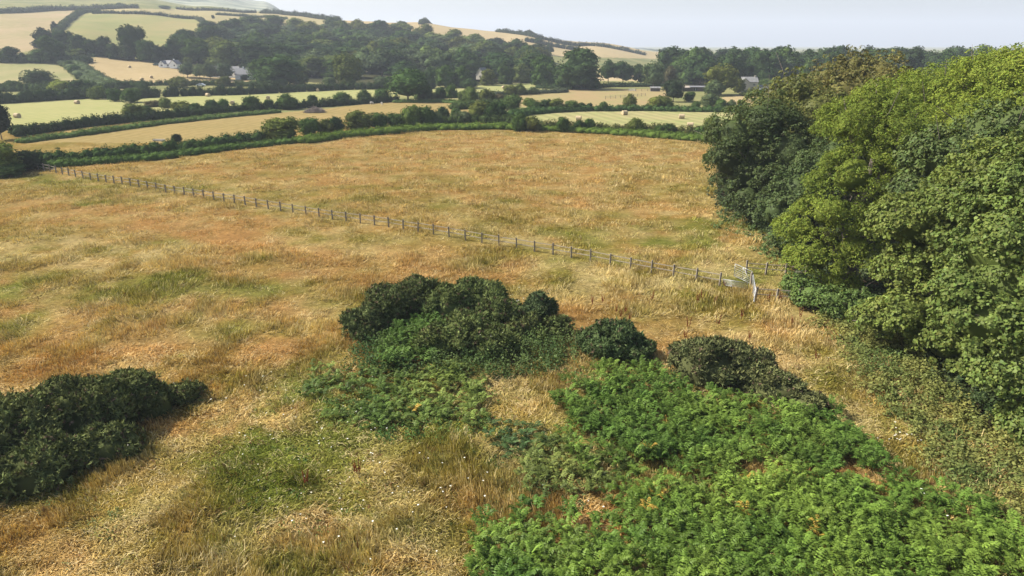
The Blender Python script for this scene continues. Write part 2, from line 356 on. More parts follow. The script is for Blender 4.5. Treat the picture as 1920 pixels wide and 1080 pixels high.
def build_ground():
    q = np.concatenate([np.linspace(-2.2, -0.9, 60)[:-1], np.linspace(-0.9, 0.9, 640), np.linspace(0.9, 2.0, 50)[1:]])
    Y = np.exp(np.concatenate([np.linspace(math.log(3.0), math.log(15), 16)[:-1], np.linspace(math.log(15), math.log(1600), 560), np.linspace(math.log(1600), math.log(9500), 60)[1:]]))
    Q, YG = np.meshgrid(q, Y); X = Q * YG; Z = hz(X, YG)
    nr, nc = X.shape
    V = np.stack([X, YG, Z], -1).reshape(-1, 3)
    idx = np.arange(nr * nc).reshape(nr, nc)
    Fq = np.stack([idx[:-1, :-1], idx[:-1, 1:], idx[1:, 1:], idx[1:, :-1]], -1).reshape(-1, 4)
    c = V[Fq].mean(1); px, py = project(c[:, 0], c[:, 1], c[:, 2])
    reg = np.zeros(len(Fq), int)
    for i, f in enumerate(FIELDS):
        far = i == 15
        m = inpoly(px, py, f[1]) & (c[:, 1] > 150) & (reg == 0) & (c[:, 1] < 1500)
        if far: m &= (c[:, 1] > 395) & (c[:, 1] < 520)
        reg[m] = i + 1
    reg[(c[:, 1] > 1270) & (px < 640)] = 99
    rough = fieldmat('rough grass ground', (0.10, 0.115, 0.045), (0.22, 0.20, 0.09), (0.15, 0.16, 0.06), 30, 2)
    # near meadow soil and thatch, darkened to paint shade into gaps between tufts
    m, nt, out = newmat('meadow ground'); L = nt.links.new
    at = N(nt, 'ShaderNodeAttribute', attribute_name='Col'); g = N(nt, 'ShaderNodeNewGeometry')
    n1 = N(nt, 'ShaderNodeTexNoise'); n1.inputs['Scale'].default_value = 2.2; n1.inputs['Detail'].default_value = 8; n1.inputs['Roughness'].default_value = 0.7
    L(g.outputs['Position'], n1.inputs[0])
    mr = N(nt, 'ShaderNodeMapRange'); mr.inputs[1].default_value = .3; mr.inputs[2].default_value = .7; mr.inputs[3].default_value = .45; mr.inputs[4].default_value = 1.15; L(n1.outputs[0], mr.inputs[0])
    vm = N(nt, 'ShaderNodeVectorMath', operation='SCALE'); L(at.outputs['Color'], vm.inputs[0]); L(mr.outputs[0], vm.inputs['Scale'])
    b = N(nt, 'ShaderNodeBsdfDiffuse'); L(vm.outputs[0], b.inputs[0]); bp = N(nt, 'ShaderNodeBump'); bp.inputs['Strength'].default_value = .6; bp.inputs['Distance'].default_value = .25
    L(n1.outputs[0], bp.inputs['Height']); L(bp.outputs[0], b.inputs['Normal']); L(b.outputs[0], out.inputs[0])
    near = (reg == 0) & (c[:, 1] < 200)
    def sub(mask, name, mat, label, cols=False):
        f = Fq[mask]; u, inv = np.unique(f.ravel(), return_inverse=True); v = V[u]
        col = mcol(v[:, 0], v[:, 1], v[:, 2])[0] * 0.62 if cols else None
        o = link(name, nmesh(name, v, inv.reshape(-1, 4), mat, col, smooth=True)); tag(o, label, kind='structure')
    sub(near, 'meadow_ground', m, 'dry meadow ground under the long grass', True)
    sub((reg == 0) & ~near, 'terrain', rough, 'rough green valley floor and hills between the fields')
    sub(reg == 99, 'downland_hill', fieldmat('downland', (0.10, 0.12, 0.10), (0.36, 0.36, 0.27), (0.22, 0.25, 0.17), 70, 9), 'steep hazy chalk down with patchy scrub on the skyline')
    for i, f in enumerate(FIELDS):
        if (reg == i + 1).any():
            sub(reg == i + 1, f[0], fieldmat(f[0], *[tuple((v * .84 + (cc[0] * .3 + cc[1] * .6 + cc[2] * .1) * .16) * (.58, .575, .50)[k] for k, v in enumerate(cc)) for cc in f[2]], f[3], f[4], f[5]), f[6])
build_ground()

# ------------------------------------------------------------------ leaves and blades
def unit(v): return v / np.maximum(np.linalg.norm(v, axis=-1, keepdims=True), 1e-9)
def quads_from_axes(c, a, b, la, lb, shape='leaf'):
    """diamond leaves: centre c, long axis a, short axis b"""
    la = np.asarray(la).reshape(-1, 1); lb = np.asarray(lb).reshape(-1, 1)
    if shape == 'leaf':
        V = np.stack([c - a * la, c + b * lb - a * la * .15, c + a * la, c - b * lb - a * la * .15], 1)
    else:
        V = np.stack([c - a * la - b * lb, c - a * la + b * lb, c + a * la + b * lb, c + a * la - b * lb], 1)
    n = len(c); return V.reshape(-1, 3), np.arange(4 * n).reshape(n, 4)
def cloud(lobes, nclump, nleaf, rc, leaf, rg, ground=None, upper=-0.35, flat=0.7, asp=0.6, up=0.35, tone=None, sink=0.25, rnd=.55, droop=0.0, grow=0.12, nbase=0):
    """leaf clumps spread over a set of ellipsoid lobes (cx,cy,cz,rx,ry,rz)"""
    lobes = np.asarray(lobes, float); A = lobes[:, 3] * lobes[:, 4] + lobes[:, 3] * lobes[:, 5] * 1.2
    if nbase: A[:nbase] *= .3
    n = int(nclump * 2.6); li = rg.choice(len(lobes), n, p=A / A.sum())
    d = unit(rg.normal(size=(n, 3))); 
    d = d[d[:, 2] > upper] if upper > -1 else d
    li = li[:len(d)]; L = lobes[li]
    rr = 1 + rg.uniform(-sink, grow, len(d))
    p = L[:, :3] + d * L[:, 3:6] * rr[:, None]
    keep = np.ones(len(p), bool)
    for k, l in enumerate(lobes):
        e = (p - l[:3]) / l[3:6]; ins = (e ** 2).sum(1) < 0.72; keep &= ~(ins & (li != k))
    if ground is not None: keep &= p[:, 2] > ground(p[:, 0], p[:, 1]) + rc * .15
    p = p[keep][:nclump]; d = d[keep][:nclump]; nc = len(p)
    tn = (tone(p) if tone is not None else np.ones((nc, 3)))
    tn = tn * rg.uniform(.82, 1.2, (nc, 1))
    crad = rc * rg.uniform(.6, 1.35, nc)
    ci = np.repeat(np.arange(nc), nleaf); m = len(ci)
    e = unit(rg.normal(size=(m, 3)) + d[ci] * .55 + np.array([0, 0, .35]))
    sh = rg.uniform(.45, 1.05, m) ** .6
    off = e * (crad[ci] * sh)[:, None]; off[:, 2] *= flat
    off[:, 2] -= droop * (off[:, 0] ** 2 + off[:, 1] ** 2) / np.maximum(crad[ci], .01)
    c = p[ci] + off
    nrm = unit(e * .65 + d[ci] * .45 + np.array([0, 0, up]) + rg.normal(size=(m, 3)) * rnd)
    t = unit(np.cross(nrm, rg.normal(size=(m, 3)))); b = np.cross(nrm, t)
    s = leaf * rg.uniform(.6, 1.35, m)
    V, Fq = quads_from_axes(c, t, b, s, s * asp)
    col = tn[ci] * rg.uniform(.8, 1.22, (m, 1)) * (1 + rg.normal(size=(m, 3)) * .05)
    return V, Fq, np.repeat(np.clip(col, 0, 1.5), 4, 0)
def core(lobes, k=0.8, col=(1, 1, 1), seg=10, rings=6, amp=.1, rg=None):
    Vs, Fs, b = [], [], 0
    for l in lobes:
        th = np.linspace(0, math.pi, rings + 1); ph = np.arange(seg) * 2 * math.pi / seg
        T, Ph = np.meshgrid(th, ph, indexing='ij')
        r = k * (1 + (rg.uniform(-amp, amp, T.shape) if rg is not None else 0))
        x = l[0] + l[3] * r * np.sin(T) * np.cos(Ph); y = l[1] + l[4] * r * np.sin(T) * np.sin(Ph); z = l[2] + l[5] * r * np.cos(T)
        V = np.stack([x, y, z], -1).reshape(-1, 3); ix = np.arange((rings + 1) * seg).reshape(rings + 1, seg)
        f = np.stack([ix[:-1], np.roll(ix[:-1], -1, 1), np.roll(ix[1:], -1, 1), ix[1:]], -1).reshape(-1, 4)[:, ::-1] + b
        Vs.append(V); Fs.append(f); b += len(V)
    V = np.concatenate(Vs); return V, np.concatenate(Fs), np.ones((len(V), 3)) * np.asarray(col)
def cat(*parts):
    Vs, Fs, Cs, b = [], [], [], 0
    for V, Fq, c in parts: Vs.append(V); Fs.append(Fq + b); Cs.append(c); b += len(V)
    return np.concatenate(Vs), np.concatenate(Fs), np.concatenate(Cs)

# ------------------------------------------------------------------ far tree and bush prototypes (unit = 1 m high, 1 m wide)
def proto(kind, seed):
    full = kind == 'full'; kind = 'tree' if full else kind
    rg = np.random.default_rng(seed); lobes = []
    if kind == 'tree':
        n = rg.integers(7, 11)
        lobes.append((0, 0, .50, .34, .34, .38))
        for i in range(n):
            a = i * 2.4 + rg.uniform(-.4, .4); rr = rg.uniform(.18, .34); z = rg.uniform(.18, .80)
            r = rg.uniform(.13, .21); rr *= 1 - max(0, z - .6) * 1.1
            lobes.append((math.cos(a) * rr, math.sin(a) * rr, z, r, r, r * rg.uniform(.8, 1.05)))
        lobes.append((rg.uniform(-.08, .08), rg.uniform(-.08, .08), .82, .17, .17, .16))
        if full:
            for i in range(8):
                a = i * .8 + rg.uniform(-.2, .2); r = rg.uniform(.13, .2); lobes.append((math.cos(a) * .24, math.sin(a) * .24, rg.uniform(.1, .3), r, r, r * 1.1))
        args = dict(nclump=360, nleaf=9, rc=.050, leaf=.023, upper=-.6)
    elif kind == 'round':
        lobes.append((0, 0, .52, .40, .40, .42))
        for i in range(7):
            a = i * 2.4; r = rg.uniform(.15, .22); z = rg.uniform(.3, .75); rr = rg.uniform(.2, .3) * (1 - max(0, z - .55))
            lobes.append((math.cos(a) * rr, math.sin(a) * rr, z, r, r, r))
        args = dict(nclump=300, nleaf=9, rc=.05, leaf=.024, upper=-.7)
    else:
        for i in range(8):
            a = i * 2.4; rr = rg.uniform(.12, .3) * (i > 0); r = rg.uniform(.18, .28); z = rg.uniform(.28, .62) if i else .6
            lobes.append((math.cos(a) * rr, math.sin(a) * rr, z, r, r, r * rg.uniform(.9, 1.3)))
        lobes.append((0, 0, .3, .42, .42, .32))
        args = dict(nclump=300, nleaf=9, rc=.055, leaf=.026, upper=-.8)
    cl = cloud(lobes, rg=rg, tone=lambda p: np.ones((len(p), 3)) * (1 + (fbm(p[:, 0] * 10, p[:, 2] * 10 + p[:, 1] * 7, 2, seed) - .5) * .5)[:, None], **args)
    co = core(lobes, .82, (.85, .85, .85), 9, 5, .12, rg)
    V, Fq, c = cat(cl, co)
    lo = V[:, 2] < .02; V[lo, 2] = .02
    sx = (V[:, 0].max() - V[:, 0].min()); V[:, :2] /= sx; V[:, 2] /= V[:, 2].max()
    return V, Fq, c
PROT = {}
for kd, n in (('tree', 4), ('full', 7), ('round', 4), ('bush', 8)):
    PROT[kd] = []
    for i in range(n):
        V, Fq, c = proto(kd, 100 + i * 7 + len(kd)); PROT[kd].append(nmesh(kd + ' crown', V, Fq, M_leaf_far, c))
mb = MB(); mb.tube([(0, 0, -.03), (.004, 0, .2), (-.006, .005, .42), (0, 0, .6)], [.022, .016, .013, .008], 7)
for a in (.4, 1.9, 3.3, 4.6): mb.tube([(0, 0, .26), (.07 * math.cos(a), .07 * math.sin(a), .36), (.2 * math.cos(a), .2 * math.sin(a), .5)], [.011, .008, .004], 5)
TRUNKM = mb.mesh('trunk', M_bark, True)
mb = MB(); mb.tube([(0, 0, -.06), (0.01, 0, .1), (0, 0, .35)], [.02, .016, .01], 6)
for a in (.4, 2.4, 4.4): mb.tube([(0, 0, .02), (.06 * math.cos(a), .06 * math.sin(a), .15), (.16 * math.cos(a), .16 * math.sin(a), .35)], [.014, .01, .006], 5)
STEMM = mb.mesh('stem', M_bark, True)
TONES = {'black': (.030, .042, .026), 'dark': (.040, .062, .026), 'mid': (.060, .090, .030), 'olive': (.095, .105, .034), 'grey': (.085, .105, .060), 'pale': (.110, .135, .045), 'yellow': (.16, .175, .045), 'brown': (.11, .09, .055)}
TWORD = {'black': 'very dark green', 'dark': 'dark green', 'mid': 'mid green', 'olive': 'olive green', 'grey': 'grey green', 'pale': 'pale green', 'yellow': 'yellowish green', 'brown': 'brownish'}
allplants = []
def plant(kind, loc, w, h, tone, label, cat, group=None, name=None, trunk=True, i=None):
    k = random.randrange(len(PROT[kind])) if i is None else i
    t = np.array(TONES[tone]) * (.98, 1.08, .86) * random.uniform(.85, 1.18) * np.array([random.uniform(.93, 1.07), 1, random.uniform(.9, 1.1)])
    o = empty(name or {'tree': 'broadleaf_tree', 'full': 'broadleaf_tree', 'round': 'round_tree', 'bush': 'hedge_bush'}[kind], (loc[0], loc[1], loc[2] - .1), random.uniform(0, 6.28))
    o.scale = (w, w * random.uniform(.85, 1.05), h); tag(o, label, cat, group)
    c = link('crown', PROT[kind][k], o); c.color = (*t, 1)
    if trunk: link('trunk' if kind != 'bush' else 'stem', TRUNKM if kind != 'bush' else STEMM, o)
    allplants.append(o); return o
def pplant(kind, px, base, wpx, hpx, tone, label, cat, group=None, name=None, i=None):
    p = P(px, base); k = pxm(p)
    return plant(kind, p, wpx / k, hpx / k, tone, label, cat, group, name, i=i)

# hedges: one thing each, a run of leafy humps along a line of the picture
def hedge(label, pts, h, w, tone, leaf=None, name='hedge', stuff=False, hump=.25, step=None, dens=1.0, cat='hedge'):
    W_ = [P(*p) for p in pts]; rg = np.random.default_rng(abs(hash(label)) % 9999 if False else sum(map(ord, label)))
    seg = [(Vector(a), Vector(b)) for a, b in zip(W_[:-1], W_[1:])]
    L = sum((b - a).length for a, b in seg); step = step or h * .62
    lobes = []; o0 = Vector(W_[0])
    for a, b in seg:
        n = max(1, int((b - a).length / step))
        for i in range(n):
            p = a.lerp(b, (i + rg.uniform(0, .9)) / n)
            nd = Vector((-(b - a).y, (b - a).x, 0)).normalized()
            for lat in ((-.3, .3) if w > h * 1.4 else (0,)):
                q = p + nd * (lat * w + rg.uniform(-.12, .12) * w)
                hh = h * (1 + rg.uniform(-hump, hump)); zz = float(hz(q.x, q.y))
                rx = max(step * .85, w * .5 if lat == 0 else w * .38) * rg.uniform(.85, 1.15)
                lobes.append((q.x - o0.x, q.y - o0.y, zz - o0.z + hh * .35, rx, rx, hh * .65))
    if len(lobes) > 420: lobes = lobes[::2]
    leaf = leaf or max(.14, o0.y * .0011)
    area = L * (w + 1.6 * h); rc = leaf * 2.6
    nc = int(min(26000, dens * area / (rc * rc * 1.1)))
    tc = np.array(TONES[tone] if isinstance(tone, str) else tone) * .88
    def tn(p): return tc * (1 + (fbm(p[:, 0], p[:, 1] + p[:, 2], h * 1.2, 5) - .5)[:, None] * .9)
    cl = cloud_fast(lobes, nc, 7, rc, leaf, rg, tn)
    co = core(lobes, .86, tc, 9, 5, .1, rg)
    V, Fq, c = cat_(cl, co)
    o = link(name, nmesh(name, V, Fq, M_hedge, c), loc=o0)
    if stuff: tag(o, label, None, kind='stuff')
    else: tag(o, label, cat)
    return o
cat_ = cat
def cloud_fast(lobes, nclump, nleaf, rc, leaf, rg, tone):
    lobes = np.asarray(lobes, float); n = int(nclump)
    li = rg.integers(0, len(lobes), n); d = unit(rg.normal(size=(n, 3))); d[:, 2] = np.abs(d[:, 2]) * 1.1 - .25; d = unit(d)
    L = lobes[li]; p = L[:, :3] + d * L[:, 3:6] * (1 + rg.uniform(-.12, .12, n))[:, None]
    tn = tone(p) * rg.uniform(.8, 1.22, (n, 1)); ci = np.repeat(np.arange(n), nleaf); m = len(ci)
    e = unit(rg.normal(size=(m, 3)) + d[ci] * .6 + np.array([0, 0, .3]))
    c = p[ci] + e * (rc * rg.uniform(.3, 1.2, m))[:, None]
    nrm = unit(e * .6 + d[ci] * .5 + np.array([0, 0, .4]) + rg.normal(size=(m, 3)) * .5)
    t = unit(np.cross(nrm, rg.normal(size=(m, 3)))); b = np.cross(nrm, t); s = leaf * rg.uniform(.6, 1.3, m)
    V, Fq = quads_from_axes(c, t, b, s, s * .65)
    return V, Fq, np.repeat(tn[ci] * rg.uniform(.82, 1.2, (m, 1)), 4, 0)
FERN = (.095, .145, .028)
# near bank behind the golden field
hedge('dark bramble bank behind the far end of the post fence', [(70, 306), (190, 296), (330, 283), (440, 268), (545, 256)], 1.7, 3.0, (.050, .085, .026), .15, 'bramble_bank', hump=.3)
hedge('green bracken edging the foot of the bramble bank', [(80, 314), (200, 305), (330, 293), (450, 278), (560, 266), (640, 258)], .95, 2.8, (.075, .125, .032), .14, 'bracken', True)
hedge('bright green bracken belt along the top of the golden field', [(560, 268), (640, 257), (720, 250), (800, 243), (930, 240), (1060, 245), (1200, 254), (1360, 267)], 1.25, 4.2, FERN, .15, 'bracken', True, hump=.2)
hedge('low scrub hedge behind the bracken belt', [(1010, 243), (1100, 245), (1220, 248), (1345, 254)], 1.9, 2.0, 'olive', .17)
hedge('low scrub between the hawthorns at the mid hedge', [(800, 236), (870, 229), (960, 230), (1010, 240)], 1.7, 2.4, 'mid', .17)
# long hedge between stubble strip and hay fields
hedge('long dark hedge below the left hay field', [(30, 256), (120, 243), (210, 232), (310, 222), (395, 214)], 2.3, 3.0, 'dark', .2)
hedge('long dark hedge continuing to the lone oak', [(395, 213), (480, 207), (600, 201), (690, 194), (750, 190)], 2.3, 2.8, 'dark', .21)
hedge('light bracken strip at the foot of the long hedge', [(40, 268), (160, 252), (300, 233), (420, 220), (520, 211)], .9, 3.0, (.10, .15, .045), .19, 'bracken', True)
hedge('light bracken patch right of the lone oak', [(740, 192), (830, 191), (880, 196)], .8, 4, (.09, .14, .04), .2, 'bracken', True)
hedge('scrub hedge at the head of the stubble strip', [(850, 205), (905, 200), (960, 196)], 2.0, 3.5, 'mid', .2)
hedge('green scrub left of the right hand hay field', [(940, 222), (990, 214), (1040, 210), (1105, 207)], 1.6, 4.0, (.055, .10, .03), .2)
hedge('low green hedge behind the four bales', [(1118, 208), (1200, 207), (1300, 209), (1430, 210)], 1.5, 3.2, (.055, .10, .030), .22)
hedge('grey scrub hedge in front of the thin mown strip', [(870, 181), (940, 178), (1000, 176), (1062, 173)], 1.5, 3, 'grey', .24)
# hedges behind the hay fields
hedge('tangled hedge behind the left hay field', [(-60, 196), (20, 193), (90, 188), (180, 183), (270, 184)], 3.4, 6.0, 'dark', .24, hump=.4)
hedge('second tangled hedge below the left pasture', [(-40, 172), (40, 171), (110, 172), (190, 166), (250, 164)], 3.0, 5.0, 'mid', .26, hump=.4)
hedge('thick dark hedge behind the middle hay field', [(255, 184), (340, 180), (440, 178), (560, 172)], 3.6, 4.0, 'dark', .25, hump=.3)
hedge('straight clipped dark hedge under the hillside wood', [(560, 172), (650, 168), (740, 167)], 3.0, 3.5, 'dark', .25, hump=.15)
hedge('roadside hedge below the stubble field', [(205, 163), (300, 160), (400, 160), (500, 163)], 2.2, 3.0, 'mid', .27, hump=.4)
hedge('bushy green bank running up beside the stubble field', [(205, 160), (170, 145), (140, 125), (118, 112)], 2.0, 9.0, (.10, .135, .06), .3, hump=.4)
hedge('scrub hedge at the edge of the thin mown strip', [(780, 186), (860, 183), (955, 190)], 1.8, 3, 'mid', .22)
hedge('low scrub under the big oaks', [(1010, 165), (1075, 168), (1140, 163), (1250, 162)], 1.6, 4, 'dark', .28)
# hill hedges
hedge('curved hedge climbing the hill by the domed pasture', [(104, 66), (122, 47), (140, 32), (160, 24), (190, 23)], 3.6, 4.5, 'mid', .45)
hedge('hedge along the top of the domed green pasture', [(175, 26), (230, 26), (300, 29), (372, 36)], 2.6, 3.0, 'dark', .5)
hedge('faint scrubby bank right of the domed pasture', [(372, 36), (385, 48), (392, 62)], 1.8, 5, 'grey', .5)
hedge('scrub belt across the top of the pinkish pasture', [(-100, 30), (20, 25), (90, 20), (180, 18), (260, 16)], 4.5, 9, 'grey', .6)
hedge('dark hedge on the upper slope', [(330, 17), (400, 20), (480, 24)], 3, 4, 'dark', .6)
hedge('thin hedge crossing the straw hill pasture', [(405, 28), (460, 31), (540, 36)], 2.4, 3, 'mid', .55)
hedge('tree lined hedge on the skyline of the ridge', [(490, 25), (560, 30), (640, 40)], 5, 6, 'dark', .6)
hedge('skyline hedge along the crest of the golden ridge', [(790, 46), (850, 49), (930, 57)], 4.5, 6, 'dark', .6)
hedge('hedge running down the middle of the golden ridge', [(930, 60), (1000, 70), (1100, 86), (1210, 104)], 4.0, 5, 'dark', .6)
hedge('lower hedge of the golden ridge above the trees', [(985, 78), (1040, 88), (1085, 95)], 4.0, 5, 'dark', .6)
hedge('upper hedge of the golden ridge by the skyline', [(985, 64), (1060, 75), (1110, 79), (1200, 91), (1270, 98)], 3.0, 4, 'dark', .6)
hedge('scrub belt under the tangled left tree belt', [(-60, 117), (40, 116), (110, 117), (170, 118)], 4, 7, 'dark', .35)
hedge('small green bank beside the upper stubble bale', [(120, 103), (150, 104), (180, 106)], 1.8, 5, (.10, .14, .06), .35)

